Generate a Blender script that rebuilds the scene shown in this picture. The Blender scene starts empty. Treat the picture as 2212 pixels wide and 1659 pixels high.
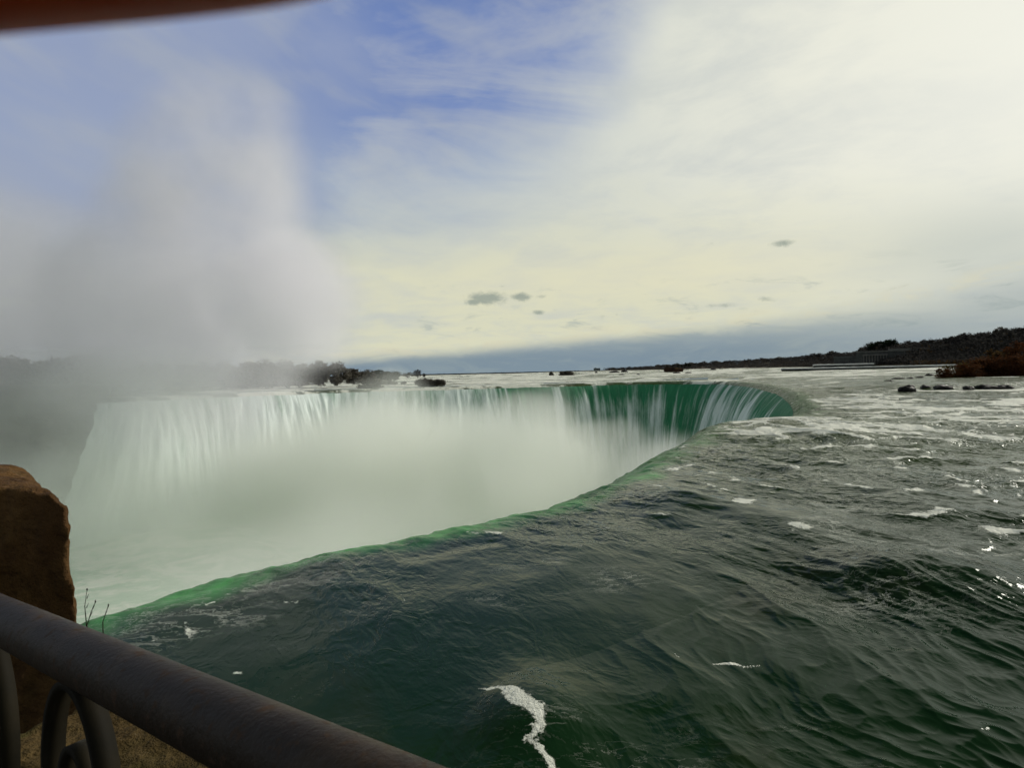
import bpy, bmesh, math, random
import numpy as np
from mathutils import Vector, Matrix
random.seed(7); RS = np.random.RandomState(11)
SC = bpy.context.scene; COL = SC.collection

# ------------------------------------------------------------------ camera
H = 6.0; F = 1318.0; CX, CY = 1106.0, 829.5       # photo measured on a 2212 x 1659 grid
PITCH = math.radians(1.09); ROLL = math.radians(1.3)
fw = Vector((0, math.cos(PITCH), -math.sin(PITCH)))
r0 = Vector((1, 0, 0)); u0 = Vector((0, math.sin(PITCH), math.cos(PITCH)))
RT = r0*math.cos(ROLL) - u0*math.sin(ROLL)
UP = u0*math.cos(ROLL) + r0*math.sin(ROLL)
CAM = Vector((0, 0, H))
def ray(px, py): return fw + RT*((px-CX)/F) + UP*((CY-py)/F)
def on_z(px, py, z=0.0):
    d = ray(px, py); t = (z-H)/d.z
    return CAM + d*t
def at_depth(px, py, Y):
    d = ray(px, py); return CAM + d*(Y/d.y)
def hor(px): return 804.5 - 0.0227*(px-CX)
def lin(r, g, b): return tuple(((c/255)/12.92 if c/255 <= .04045 else ((c/255+.055)/1.055)**2.4) for c in (r, g, b))

# ------------------------------------------------------------------ numpy noise
_P = RS.permutation(256).astype(np.int32); _P = np.concatenate([_P, _P, _P])
_A = RS.rand(256)*2*np.pi; _GX = np.cos(_A); _GY = np.sin(_A)
def perlin(x, y, seed=0):
    xi = np.floor(x).astype(np.int64); yi = np.floor(y).astype(np.int64)
    xf = x-xi; yf = y-yi; xi = (xi+seed*37) & 255; yi = (yi+seed*91) & 255
    u = xf*xf*xf*(xf*(xf*6-15)+10); v = yf*yf*yf*(yf*(yf*6-15)+10)
    def g(ix, iy, dx, dy):
        h = _P[_P[ix]+iy]; return _GX[h]*dx+_GY[h]*dy
    x1 = (xi+1) & 255; y1 = (yi+1) & 255
    a = g(xi, yi, xf, yf); b = g(x1, yi, xf-1, yf); c = g(xi, y1, xf, yf-1); d = g(x1, y1, xf-1, yf-1)
    return ((a+u*(b-a)) + v*((c+u*(d-c))-(a+u*(b-a))))*1.4
def fbm(x, y, oct=3, seed=0):
    s = 0; a = 1; t = 0
    for i in range(oct):
        s = s+a*perlin(x*2**i, y*2**i, seed+i); t += a; a *= .5
    return s/t
def sm(a, b, x):
    t = np.clip((x-a)/(b-a), 0, 1); return t*t*(3-2*t)

# ------------------------------------------------------------------ object helpers
def tag(o, label=None, cat=None, group=None, kind=None):
    if label: o['label'] = label
    if cat: o['category'] = cat
    if group: o['group'] = group
    if kind: o['kind'] = kind
    return o
def np_mesh(name, V, faces, mat=None, parent=None, smooth=True, attrs=None, uv=None):
    """faces: (n,4) or (n,3) int array"""
    me = bpy.data.meshes.new(name); V = np.asarray(V, dtype=np.float32); faces = np.asarray(faces, dtype=np.int32)
    k = faces.shape[1]; n = len(faces)
    me.vertices.add(len(V)); me.vertices.foreach_set('co', V.ravel())
    me.loops.add(n*k); me.loops.foreach_set('vertex_index', faces.ravel())
    me.polygons.add(n); me.polygons.foreach_set('loop_start', np.arange(0, n*k, k, dtype=np.int32))
    me.polygons.foreach_set('loop_total', np.full(n, k, dtype=np.int32))
    if smooth: me.polygons.foreach_set('use_smooth', np.ones(n, dtype=bool))
    for an, av in (attrs or {}).items():
        a = me.attributes.new(an, 'FLOAT', 'POINT'); a.data.foreach_set('value', np.asarray(av, dtype=np.float32))
    if uv is not None:
        l = me.uv_layers.new(name='UVMap'); l.data.foreach_set('uv', np.asarray(uv, dtype=np.float32)[faces.ravel()].ravel())
    me.update(calc_edges=True)
    o = bpy.data.objects.new(name, me); COL.objects.link(o)
    if mat: me.materials.append(mat)
    if parent: o.parent = parent
    return o
def grid_faces(nr, nc):
    i = np.arange(nr-1)[:, None]*nc+np.arange(nc-1)[None, :]
    return np.stack([i, i+1, i+nc+1, i+nc], -1).reshape(-1, 4)
def bm_obj(name, bm, mat=None, parent=None, smooth=False):
    me = bpy.data.meshes.new(name); bm.normal_update(); bm.to_mesh(me); bm.free()
    if smooth:
        for p in me.polygons: p.use_smooth = True
    o = bpy.data.objects.new(name, me); COL.objects.link(o)
    if mat: me.materials.append(mat)
    if parent: o.parent = parent
    return o
def empty(name, loc=(0, 0, 0), rz=0):
    o = bpy.data.objects.new(name, None); COL.objects.link(o); o.location = loc; o.rotation_euler = (0, 0, rz)
    o.empty_display_size = .2
    return o
def copy_tree(o, parent=None):
    c = o.copy(); COL.objects.link(c)
    if parent: c.parent = parent
    for ch in o.children: copy_tree(ch, c)
    return c
def bm_tube(bm, pts, radii, seg=8, cap=True):
    pts = [Vector(p) for p in pts]; rings = []
    ref = Vector((0.123, 0.31, 1)).normalized()
    for i, p in enumerate(pts):
        t = (pts[min(i+1, len(pts)-1)]-pts[max(i-1, 0)]).normalized()
        a = t.cross(ref)
        if a.length < .05: a = t.cross(Vector((1, 0, 0)))
        a.normalize(); b = t.cross(a).normalized(); r = radii[i] if hasattr(radii, '__len__') else radii
        rings.append([bm.verts.new(p+a*(r*math.cos(2*math.pi*k/seg))+b*(r*math.sin(2*math.pi*k/seg))) for k in range(seg)])
    for i in range(len(rings)-1):
        for k in range(seg):
            bm.faces.new((rings[i][k], rings[i][(k+1) % seg], rings[i+1][(k+1) % seg], rings[i+1][k]))
    if cap:
        bm.faces.new(rings[0][::-1]); bm.faces.new(rings[-1])
def bm_box(bm, c, s, rot=None, bev=0):
    m = Matrix.Translation(Vector(c)) @ (rot.to_4x4() if rot else Matrix.Identity(4)) @ Matrix.Diagonal((s[0], s[1], s[2], 1))
    r = bmesh.ops.create_cube(bm, size=1, matrix=m)
    if bev:
        es = list({e for v in r['verts'] for e in v.link_edges})
        bmesh.ops.bevel(bm, geom=es, offset=bev, segments=2, affect='EDGES', profile=.5)

# ------------------------------------------------------------------ node helpers
class NT:
    def __init__(s, tree): s.t = tree; s.n = tree.nodes; s.l = tree.links
    def node(s, typ, ins=None, **kw):
        n = s.n.new(typ)
        for k, v in kw.items(): setattr(n, k, v)
        for k, v in (ins or {}).items(): s.set(n.inputs[k], v)
        return n
    def set(s, sock, v):
        if isinstance(v, bpy.types.NodeSocket): s.l.new(v, sock)
        elif isinstance(v, bpy.types.Node): s.l.new(v.outputs[0], sock)
        elif isinstance(v, (tuple, list)) and sock.type == 'RGBA' and len(v) == 3: sock.default_value = (*v, 1)
        else: sock.default_value = v
    def m(s, op, a, b=0.0, c=None, clamp=False):
        n = s.n.new('ShaderNodeMath'); n.operation = op; n.use_clamp = clamp
        s.set(n.inputs[0], a); s.set(n.inputs[1], b)
        if c is not None: s.set(n.inputs[2], c)
        return n.outputs[0]
    def add(s, a, b): return s.m('ADD', a, b)
    def sub(s, a, b): return s.m('SUBTRACT', a, b)
    def mul(s, a, b): return s.m('MULTIPLY', a, b)
    def vm(s, op, a, b=(0, 0, 0), scale=None):
        n = s.n.new('ShaderNodeVectorMath'); n.operation = op; s.set(n.inputs[0], a); s.set(n.inputs[1], b)
        if scale is not None: s.set(n.inputs['Scale'], scale)
        return n.outputs['Value'] if op in ('LENGTH', 'DOT_PRODUCT', 'DISTANCE') else n.outputs[0]
    def step(s, a, b, x, lo=0.0, hi=1.0):
        n = s.n.new('ShaderNodeMapRange'); n.interpolation_type = 'SMOOTHSTEP'
        s.set(n.inputs['Value'], x); s.set(n.inputs['From Min'], a); s.set(n.inputs['From Max'], b)
        s.set(n.inputs['To Min'], lo); s.set(n.inputs['To Max'], hi); return n.outputs[0]
    def mix(s, f, a, b, mode='MIX'):
        n = s.n.new('ShaderNodeMix'); n.data_type = 'RGBA'; n.blend_type = mode; n.clamp_factor = True
        s.set(n.inputs[0], f); s.set(n.inputs[6], a); s.set(n.inputs[7], b); return n.outputs[2]
    def noise(s, vec, scale=1.0, detail=3.0, rough=.5, dist=0.0, color=False):
        n = s.n.new('ShaderNodeTexNoise'); n.noise_dimensions = '3D'
        if vec is not None: s.set(n.inputs['Vector'], vec)
        s.set(n.inputs['Scale'], scale); s.set(n.inputs['Detail'], detail); s.set(n.inputs['Roughness'], rough); s.set(n.inputs['Distortion'], dist)
        return n.outputs['Color' if color else 'Fac']
    def xyz(s, x, y, z):
        n = s.n.new('ShaderNodeCombineXYZ'); s.set(n.inputs[0], x); s.set(n.inputs[1], y); s.set(n.inputs[2], z); return n.outputs[0]
    def sep(s, v):
        n = s.n.new('ShaderNodeSeparateXYZ'); s.set(n.inputs[0], v); return n.outputs[0], n.outputs[1], n.outputs[2]
    def attr(s, name): return s.node('ShaderNodeAttribute', attribute_name=name).outputs['Fac']
    def pos(s): return s.node('ShaderNodeNewGeometry').outputs['Position']
    def obj(s): return s.node('ShaderNodeTexCoord').outputs['Object']
def new_mat(name):
    m = bpy.data.materials.new(name); m.use_nodes = True; m.node_tree.nodes.clear()
    n = NT(m.node_tree); out = n.node('ShaderNodeOutputMaterial'); return m, n, out
def principled(n, out, base, rough=.8, normal=None, spec=.3, metal=0.0):
    p = n.node('ShaderNodeBsdfPrincipled')
    n.set(p.inputs['Base Color'], base); n.set(p.inputs['Roughness'], rough); n.set(p.inputs['Metallic'], metal)
    n.set(p.inputs['Specular IOR Level'], spec)
    if normal is not None: n.set(p.inputs['Normal'], normal)
    if out is not None: n.l.new(p.outputs[0], out.inputs['Surface'])
    return p
def bump(n, h, strength=.5, dist=.05, normal=None):
    b = n.node('ShaderNodeBump'); n.set(b.inputs['Height'], h); n.set(b.inputs['Strength'], strength); n.set(b.inputs['Distance'], dist)
    if normal is not None: n.set(b.inputs['Normal'], normal)
    return b.outputs[0]
def simple_mat(name, c1, c2, scale=5, rough=.85, bstr=.4, bdist=.02, spec=.25, detail=5, metal=0.0):
    m, n, out = new_mat(name); p = n.obj()
    f = n.step(.35, .65, n.noise(p, scale, detail, .6))
    b = bump(n, n.noise(p, scale*3, 5, .65), bstr, bdist)
    principled(n, out, n.mix(f, c1, c2), rough, b, spec, metal); return m

# ------------------------------------------------------------------ crest of the falls
CP = [(205,863),(300,859),(450,852),(600,847),(700,843),(830,839.5),(960,836),(1100,832),(1200,829.3),(1300,826.5),(1400,824.5),(1480,823.5),
      (1550,823.5),(1605,826),(1650,832),(1690,841),(1722,856),(1738,876),(1728,891),(1680,899),(1610,904),(1553,908),(1500,937),(1440,967),(1400,988),
      (1330,1030),(1268,1051),(1210,1074),(1080,1104),(900,1143),(750,1170),(600,1196),(400,1244),(170,1318),(-250,1460),(-700,1560)]
cw = [Vector((on_z(*p).x, on_z(*p).y)) for p in CP]
def catmull(P, n):
    out = []
    for i in range(len(P)-1):
        a = P[max(i-1, 0)]; b = P[i]; c = P[i+1]; d = P[min(i+2, len(P)-1)]
        # centripetal parameterisation
        t0 = 0; t1 = t0+max((b-a).length, 1e-3)**.5; t2 = t1+max((c-b).length, 1e-3)**.5; t3 = t2+max((d-c).length, 1e-3)**.5
        for k in range(n):
            t = t1+(t2-t1)*k/n
            A1 = a*((t1-t)/(t1-t0))+b*((t-t0)/(t1-t0)); A2 = b*((t2-t)/(t2-t1))+c*((t-t1)/(t2-t1)); A3 = c*((t3-t)/(t3-t2))+d*((t-t2)/(t3-t2))
            B1 = A1*((t2-t)/(t2-t0))+A2*((t-t0)/(t2-t0)); B2 = A2*((t3-t)/(t3-t1))+A3*((t-t1)/(t3-t1))
            out.append(B1*((t2-t)/(t2-t1))+B2*((t-t1)/(t2-t1)))
    out.append(P[-1]); return out
dense = np.array([tuple(p) for p in catmull(cw, 60)])
# smooth a little
_s = np.concatenate([[0], np.cumsum(np.hypot(*(dense[1:]-dense[:-1]).T))]); _t = [0.0]
while _t[-1] < _s[-1]:
    _r = math.hypot(np.interp(_t[-1], _s, dense[:, 0]), np.interp(_t[-1], _s, dense[:, 1])); _t.append(_t[-1]+max(.12, _r*.01))
dense = np.stack([np.interp(_t, _s, dense[:, 0]), np.interp(_t, _s, dense[:, 1])], 1)
for _ in range(16): dense[1:-1] = .25*dense[:-2]+.5*dense[1:-1]+.25*dense[2:]
seg = np.hypot(*(dense[1:]-dense[:-1]).T); S = np.concatenate([[0], np.cumsum(seg)])
def resample(fun):
    s = 0; out = []
    while s < S[-1]:
        out.append(s); x = np.interp(s, S, dense[:, 0]); y = np.interp(s, S, dense[:, 1])
        s += fun(math.hypot(x, y))
    out.append(S[-1]); out = np.array(out)
    return out, np.stack([np.interp(out, S, dense[:, 0]), np.interp(out, S, dense[:, 1])], 1)
CS, CREST = resample(lambda r: max(.07, r*.0019))
KS, COARSE = resample(lambda r: max(.6, r*.02))
# gorge polygon (crest plus a far closing line)
GORGE = np.concatenate([COARSE, np.array([[-60, -40], [-420, -60], [-420, 150], [-240, 186], [-170, 196]])])
def sdist(x, y):
    """signed distance to the crest, positive upstream"""
    x = np.asarray(x, float); y = np.asarray(y, float); best = np.full(x.shape, 1e18)
    for i in range(len(COARSE)-1):
        ax, ay = COARSE[i]; bx, by = COARSE[i+1]; dx, dy = bx-ax, by-ay; L = dx*dx+dy*dy
        t = np.clip(((x-ax)*dx+(y-ay)*dy)/L, 0, 1)
        np.minimum(best, (x-ax-t*dx)**2+(y-ay-t*dy)**2, out=best)
    ins = np.zeros(x.shape, bool); n = len(GORGE); j = n-1
    for i in range(n):
        xi, yi = GORGE[i]; xj, yj = GORGE[j]
        if yi != yj: ins ^= ((yi > y) != (yj > y)) & (x < (xj-xi)*(y-yi)/(yj-yi)+xi)
        j = i
    d = np.sqrt(best); return np.where(ins, -d, d)
LEDGE = np.array([(on_z(px, py, .6).x, on_z(px, py, .6).y) for px, py in ((1490,828.5),(1600,832),(1700,834.5),(1800,836),(1930,838),(2060,838),(2212,836),(2420,834))])
def ledge_sd(x, y):
    ly = np.interp(x, LEDGE[:, 0], LEDGE[:, 1]); return y-ly, sm(LEDGE[0, 0], LEDGE[2, 0], x)
FSPOT = []      # foam strokes: (x, y, radius)
def stroke(pts, wpx, n=10):
    P = [on_z(a, b, .1) for a, b in pts]
    for i in range(len(P)-1):
        for k in range(n):
            q = P[i].lerp(P[i+1], k/n); w0 = wpx[i]+(wpx[i+1]-wpx[i])*k/n
            FSPOT.append((q.x, q.y, .62*w0/F*q.y))
stroke([(1030,1502),(1085,1512),(1128,1548),(1160,1578),(1156,1605),(1150,1635),(1175,1668),(1190,1720)], [8,14,27,32,27,20,16,13])
stroke([(1542,1436),(1580,1434),(1640,1437)], [5,9,3])
stroke([(405,1335),(412,1362),(440,1352)], [6,11,5]); stroke([(445,1300),(470,1285),(488,1276)], [5,8,4])
stroke([(320,1352),(350,1338)], [7,5]); stroke([(322,1380),(340,1368)], [4,5]); stroke([(612,1295),(640,1302)], [7,8])
stroke([(870,1285),(880,1306)], [4,6]); stroke([(575,1395),(592,1385)], [4,6]); stroke([(505,1462),(515,1445)], [4,6])
stroke([(1500,943),(1560,921),(1640,914),(1700,921),(1760,931)], [5,8,9,8,5]); stroke([(1760,931),(1820,926),(1890,937)], [5,9,4])
stroke([(1470,962),(1478,956),(1490,950)], [10,12,8])
stroke([(1540,941),(1640,938),(1720,941)], [3,5,3]); stroke([(1820,961),(1900,953),(1960,948)], [4,6,4]); stroke([(2100,925),(2180,920),(2260,925)], [5,7,5])
stroke([(1690,905),(1760,903),(1810,900)], [4,5,3])
stroke([(1455,1412),(1475,1422)], [3,4])
stroke([(1935,1240),(1965,1255)], [4,6]); stroke([(2150,1285),(2190,1310)], [4,5])
HUMPS = [(1150,1560,.30,1.0),(1800,945,.5,2.6),(1690,915,.45,2.2),(2085,1275,.45,1.6),(1925,1265,.35,1.3),(1480,1090,.4,1.5),(2180,935,.55,3.),(1700,1130,.35,2.2),(2060,1110,.35,2.5)]
HUMPS = [(on_z(a, b).x, on_z(a, b).y, h, r) for a, b, h, r in HUMPS]

def river(x, y, spacing=None, d=None, want_foam=False):
    """surface height (and foam) of the river"""
    if d is None: d = sdist(x, y)
    r = np.hypot(x, y)
    if spacing is None: spacing = np.full(x.shape, .02)
    dd = np.maximum(d, 0)
    z = 3.5*(1-np.exp(-dd/450.0))
    ls, lw = ledge_sd(x, y); lw = lw*sm(5, 26, d)
    z = z + lw*1.15*sm(-1.0, 2.2, ls)
    # waves, crests lie across the flow
    wx = fbm(x/13, y/13, 2, 3)*3.2+fbm(x/3.1, y/3.1, 2, 13)*.7; wy = fbm(x/13+7, y/13, 2, 5)*3.2+fbm(x/3.1+5, y/3.1, 2, 15)*.7
    X = x+wx; Y = (y+wy)*.62+.25*X
    def fade(lam): return np.clip((lam/spacing-1.1)/2.0, 0, 1)
    calm = .55+.45*sm(-.35, .35, fbm(x/30, y/30, 2, 9)) + .35*sm(40, 120, r)
    rid = lambda a: (1-np.abs(a))**2
    w = np.zeros(x.shape)
    n1 = perlin(X/11, Y/11, 21); n2 = perlin(X/5.2+3, Y/5.2, 22); n3 = perlin(X/2.6, Y/2.6+9, 23); n4 = perlin(X/1.25, Y/1.25, 24)
    n5 = perlin(X/.6, Y/.6, 25); n6 = perlin(X/.3, Y/.3, 26)
    chop = np.clip(.25+1.25*np.maximum(sm(13, 34, r), .75*sm(0, 9, x)), .25, 1.45)
    w += .26*n1*fade(11)
    r2 = rid(n2); w += .20*(r2-.5)*fade(5.2)*(.5+.5*chop)
    r3 = rid(n3); w += .18*(r3-.5)*fade(2.6)*chop
    r4 = rid(n4); w += .07*(r4-.5)*fade(1.25)*chop
    w += (.055*(rid(n5)-.5)*fade(.6) + .018*(rid(n6)-.5)*fade(.3))*chop
    w *= calm
    smooth_lip = .55+.45*sm(0, 6, d)
    w *= smooth_lip
    for hx, hy, hh, hr in HUMPS:
        q = ((x-hx)**2+((y-hy)*.7)**2)/(hr*hr); w += hh*np.exp(-q)*np.where(True, 1, 1)
    # lip rolls over
    z = z + w - np.where(d < 1.9, .115*(1.9-d)**2, 0) + .26*sm(2.5, 0, d)*fbm(x/1.5, y/1.5, 4, 33)
    if not want_foam: return z
    crest = .45*r2*fade(5.2)+.35*r3*fade(2.6)+.3*n1*fade(11)
    patch = fbm(x/22+5, y/22*.7, 3, 31)
    f = sm(.62, 1.0, crest+.50*patch+.30*sm(22, 60, r))*.76*sm(13, 30, r)
    rap = sm(45, 130, r)
    big = fbm(x/26, y/11, 3, 41)
    f = np.maximum(f, rap*sm(.1, .6, big+.22*n1)*.75)
    # white rapids upstream of the far crest, greener on the right of the hook
    far = sm(170, 280, r)*sm(140, 0, x+.0*y)*(1+.25*sm(14, 2, d)*sm(40, -10, x))
    f = np.maximum(f, far*(.46+.75*fbm(x/30, y/14, 3, 51)))
    f = np.maximum(f, sm(160, 330, r)*.62*(.72+1.2*fbm(x/40, y/22, 3, 55)))
    # foam under the ledge, dark smooth face on it
    f = np.where((ls > -1.2) & (ls < 3.2) & (lw > .3), f*.1, f)
    f = np.maximum(f, lw*np.exp(-((ls+7.0)/5.0)**2)*(.85+.5*fbm(x/7, y/7, 2, 61)))
    f = np.maximum(f, .8*sm(.22, .5, fbm(x/1.6+.4*y, y/2.4, 4, 35))*sm(3.2, .9, d)*sm(22, 40, r)*sm(150, 90, r)*sm(-.15, .35, fbm(x/14, y/14, 2, 37)))
    f *= np.maximum(.45+.75*sm(-.5, 3.5, d), sm(150, 220, r))
    spot = np.zeros(x.shape)
    sx = x+.35*fbm(x/.7, y/.7, 3, 71)*np.clip(r/22, .5, 3); sy = y+.35*fbm(x/.7+4, y/.7, 3, 73)*np.clip(r/22, .5, 3)
    box = r < 110
    bx = sx[box]; by = sy[box]; sp = np.zeros(bx.shape)
    for a, b, c in FSPOT: np.maximum(sp, min(.92, .50+c*1.6)*np.exp(-(((bx-a)**2+((by-b)*.55)**2)/(c*c))*.8), out=sp)
    spot[box] = sp
    return z, np.maximum(f, spot), spot

# ------------------------------------------------------------------ water materials
def water_material():
    m, n, out = new_mat('river_water'); p = n.pos()
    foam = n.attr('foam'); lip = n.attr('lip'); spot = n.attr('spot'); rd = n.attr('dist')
    x, y, z = n.sep(p)
    st = n.xyz(n.add(x, n.mul(y, .25)), n.mul(y, .62), z)
    far = n.step(25, 160, rd)
    ri = lambda v: n.m('SUBTRACT', 1.0, n.m('ABSOLUTE', n.mul(n.sub(v, .5), 2.6)))
    h1 = n.add(n.mul(ri(n.noise(st, 1.5, 3, .55, .5)), .5), n.mul(n.noise(st, 4.0, 3, .6), .16)); h2 = ri(n.noise(st, .55, 4, .6, .6))
    hh = n.add(n.mul(h1, n.sub(1.0, far)), n.mul(n.mul(h2, 2.2), n.add(.30, n.mul(far, .9))))
    b = bump(n, hh, n.mul(n.step(8, 40, rd, .22, 1.0), n.step(.32, .66, n.noise(st, .16, 3, .55), .25, 1.25)), n.step(13, 60, rd, .14, .36))
    # foam breaks up with its own noise
    q = n.xyz(n.mul(x, .8), n.mul(y, .55), z)
    fn = n.noise(q, 1.1, 6, .7, .6); fn2 = n.noise(n.xyz(n.mul(x, .6), n.mul(y, .8), z), .16, 6, .68, .5); fn3 = n.add(n.mul(n.noise(p, 5.0, 3, .7), .6), n.mul(n.noise(p, 19.0, 3, .7), .4))
    nn = n.mix(far, fn, fn2)
    mask = n.step(.44, .62, n.add(foam, n.mul(n.sub(nn, .5), 1.7)))
    sm_ = n.step(.45, .75, n.add(spot, n.mul(n.sub(fn3, .5), 3.3)))
    mask = n.m('MAXIMUM', n.mul(mask, n.step(.05, .22, foam)), n.mul(sm_, n.step(.08, .3, spot)))
    thr_ = n.noise(n.xyz(n.add(n.mul(x, .55), n.mul(fn, 1.5)), n.mul(y, .75), 3.0), .8, 5, .62, .7)
    thr2 = n.noise(n.xyz(n.add(n.mul(x, .9), n.mul(fn, 1.0)), n.mul(y, 1.4), 8.0), 1.3, 4, .6, .6)
    lace = n.m('MAXIMUM', n.step(.955, 1.0, ri(thr_)), n.mul(n.step(.965, 1.0, ri(thr2)), .7))
    lace = n.mul(n.mul(lace, n.step(.50, .68, n.noise(n.xyz(n.mul(x, .6), n.mul(y, .8), 1.0), .2, 3, .55))), n.step(120, 40, rd, .1, .42))
    mask = n.m('MAXIMUM', mask, n.mul(lace, n.sub(1.0, n.mul(lip, .6))))
    deep = n.mix(n.noise(p, .12, 3, .5), (.0022, .0225, .0095), (.0085, .0235, .0068))
    lip_glow = n.mix(n.noise(st, .8, 4, .6), (.034, .25, .062), (.13, .47, .145))  # backlight through the thin brink water, painted as brighter body green
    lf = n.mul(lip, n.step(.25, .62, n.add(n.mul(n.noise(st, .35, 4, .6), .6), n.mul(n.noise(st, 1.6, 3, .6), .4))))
    body = n.mix(lf, deep, lip_glow)
    # streaky aerated water
    aer = n.mul(n.step(.5, .85, n.noise(n.xyz(n.mul(x, .25), n.mul(y, .55), 0.0), .35, 4, .6)), .1)
    body = n.mix(n.m('MINIMUM', n.add(n.mul(aer, 2.0), n.step(14, 70, rd, 0.0, .75)), 1.0), body, (.070, .096, .030))
    body = n.mix(n.mul(n.step(.52, .72, n.noise(n.xyz(n.mul(x, .5), n.mul(y, .3), 7.0), .5, 4, .6, .8)), .5), body, (.024, .028, .010))
    w = principled(n, None, body, .09, b, .5); w.inputs['IOR'].default_value = 1.333; w.inputs['Specular Tint'].default_value = (.26, .50, .18, 1)
    n.set(w.inputs['Roughness'], n.add(n.step(20, 300, rd, .06, .22), n.mul(lip, .25))); n.set(w.inputs['Specular IOR Level'], n.sub(n.step(12, 55, rd, .12, .42), n.mul(lip, .1)))
    fb = bump(n, n.noise(p, 5.0, 5, .7), .9, .08, b)
    fo = n.node('ShaderNodeBsdfPrincipled'); n.set(fo.inputs['Base Color'], (.78, .79, .70)); n.set(fo.inputs['Roughness'], .75)
    n.set(fo.inputs['Normal'], fb); n.set(fo.inputs['Specular IOR Level'], .2)
    ms = n.node('ShaderNodeMixShader'); n.set(ms.inputs[0], mask); n.l.new(w.outputs[0], ms.inputs[1]); n.l.new(fo.outputs[0], ms.inputs[2])
    n.l.new(ms.outputs[0], out.inputs['Surface']); return m
M_water = water_material()

# ------------------------------------------------------------------ river sheet
def build_river():
    nth, nr = 1180, 1050
    th = np.radians(np.linspace(-54, 54, nth)); inv = np.linspace(1/6.5, 1/1900.0, nr)
    r = 1/inv; R, T = np.meshgrid(r, th, indexing='ij')
    X = (R*np.sin(T)).ravel(); Y = (R*np.cos(T)).ravel(); Rf = R.ravel()
    d = sdist(X, Y)
    spc = np.minimum(np.maximum(Rf*(th[1]-th[0]), Rf*Rf*abs(inv[1]-inv[0])*.6), 40)
    z, f, s = river(X, Y, spc, d, True)
    z = z - .09*(1-sm(10, 14, d))
    fc = grid_faces(nr, nth); ok = (d[fc] > 10.2).all(1); fc = fc[ok]
    V1 = np.stack([X, Y, z], 1); lip1 = np.zeros(len(X))
    # strip that follows the lip
    dv = np.concatenate([np.linspace(-1.6, 4, 34), np.linspace(4.25, 14.2, 42)])
    t = np.gradient(CREST, axis=0); t /= np.maximum(np.hypot(t[:, 0], t[:, 1])[:, None], 1e-9)
    for _ in range(30): t[1:-1] = .25*t[:-2]+.5*t[1:-1]+.25*t[2:]
    t /= np.hypot(t[:, 0], t[:, 1])[:, None]
    nrm = np.stack([-t[:, 1], t[:, 0]], 1)
    test = sdist(CREST[:, 0]+nrm[:, 0]*3, CREST[:, 1]+nrm[:, 1]*3)
    if np.median(test) < 0: nrm = -nrm
    DX = CREST[None, :, 0]+dv[:, None]*nrm[None, :, 0]; DY = CREST[None, :, 1]+dv[:, None]*nrm[None, :, 1]
    DD = np.repeat(dv[:, None], len(CREST), 1)
    x2, y2, d2 = DX.ravel(), DY.ravel(), DD.ravel()
    r2 = np.hypot(x2, y2)
    z2, f2, s2 = river(x2, y2, np.maximum(r2*.0019, r2*r2*1.4e-4*.5), d2, True)
    z2 = z2 - .09*sm(10, 14, d2)
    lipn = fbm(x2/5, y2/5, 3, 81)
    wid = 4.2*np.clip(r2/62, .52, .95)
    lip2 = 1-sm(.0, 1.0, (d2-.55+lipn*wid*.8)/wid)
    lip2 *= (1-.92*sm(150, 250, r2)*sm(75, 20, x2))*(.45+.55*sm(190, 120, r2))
    V2 = np.stack([x2, y2, z2], 1)
    f2g = grid_faces(len(dv), len(CREST))+len(V1)
    # drop faces whose orientation points down
    faces = np.concatenate([fc, f2g]); V = np.concatenate([V1, V2])
    a = V[faces[:, 1]]-V[faces[:, 0]]; b = V[faces[:, 3]]-V[faces[:, 0]]
    flip = (a[:, 0]*b[:, 1]-a[:, 1]*b[:, 0]) < 0
    faces[flip] = faces[flip][:, ::-1]
    used = np.zeros(len(V), bool); used[faces.ravel()] = True; idx = np.cumsum(used)-1
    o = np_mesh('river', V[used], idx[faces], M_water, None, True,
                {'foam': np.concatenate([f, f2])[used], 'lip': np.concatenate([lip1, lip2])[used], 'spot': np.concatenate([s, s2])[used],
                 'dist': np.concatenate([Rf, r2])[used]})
    tag(o, 'dark green river sliding towards the curved brink of the falls', 'river', kind='structure')
    return nrm
NRM = build_river()

# ------------------------------------------------------------------ falling curtain
def curtain_material():
    m, n, out = new_mat('falling_water')
    foam = n.attr('foam')
    uv = n.node('ShaderNodeTexCoord').outputs['UV']; u, v, _ = n.sep(uv)
    a = n.add(n.mul(n.noise(n.xyz(u, n.mul(v, .06), 0.0), .55, 6, .68, .5), .7), n.mul(n.noise(n.xyz(u, n.mul(v, .22), 4.0), .9, 5, .7, .6), .3))
    a2 = n.noise(n.xyz(u, n.mul(v, .11), 3.0), .16, 4, .55, .3)
    s = n.add(foam, n.add(n.mul(n.sub(a, .5), 1.3), n.mul(n.sub(a2, .5), 1.1)))
    mask = n.step(.22, .78, s)
    green = n.mix(n.noise(n.xyz(u, n.mul(v, .2), 0.0), .4, 3, .5), (.022, .15, .075), (.05, .27, .13))
    col = n.mix(mask, green, (.74, .83, .80))
    p = principled(n, out, col, .6, bump(n, n.add(a, n.mul(a2, 2.0)), .9, .6), .12)
    return m
M_fall = curtain_material()
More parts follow.
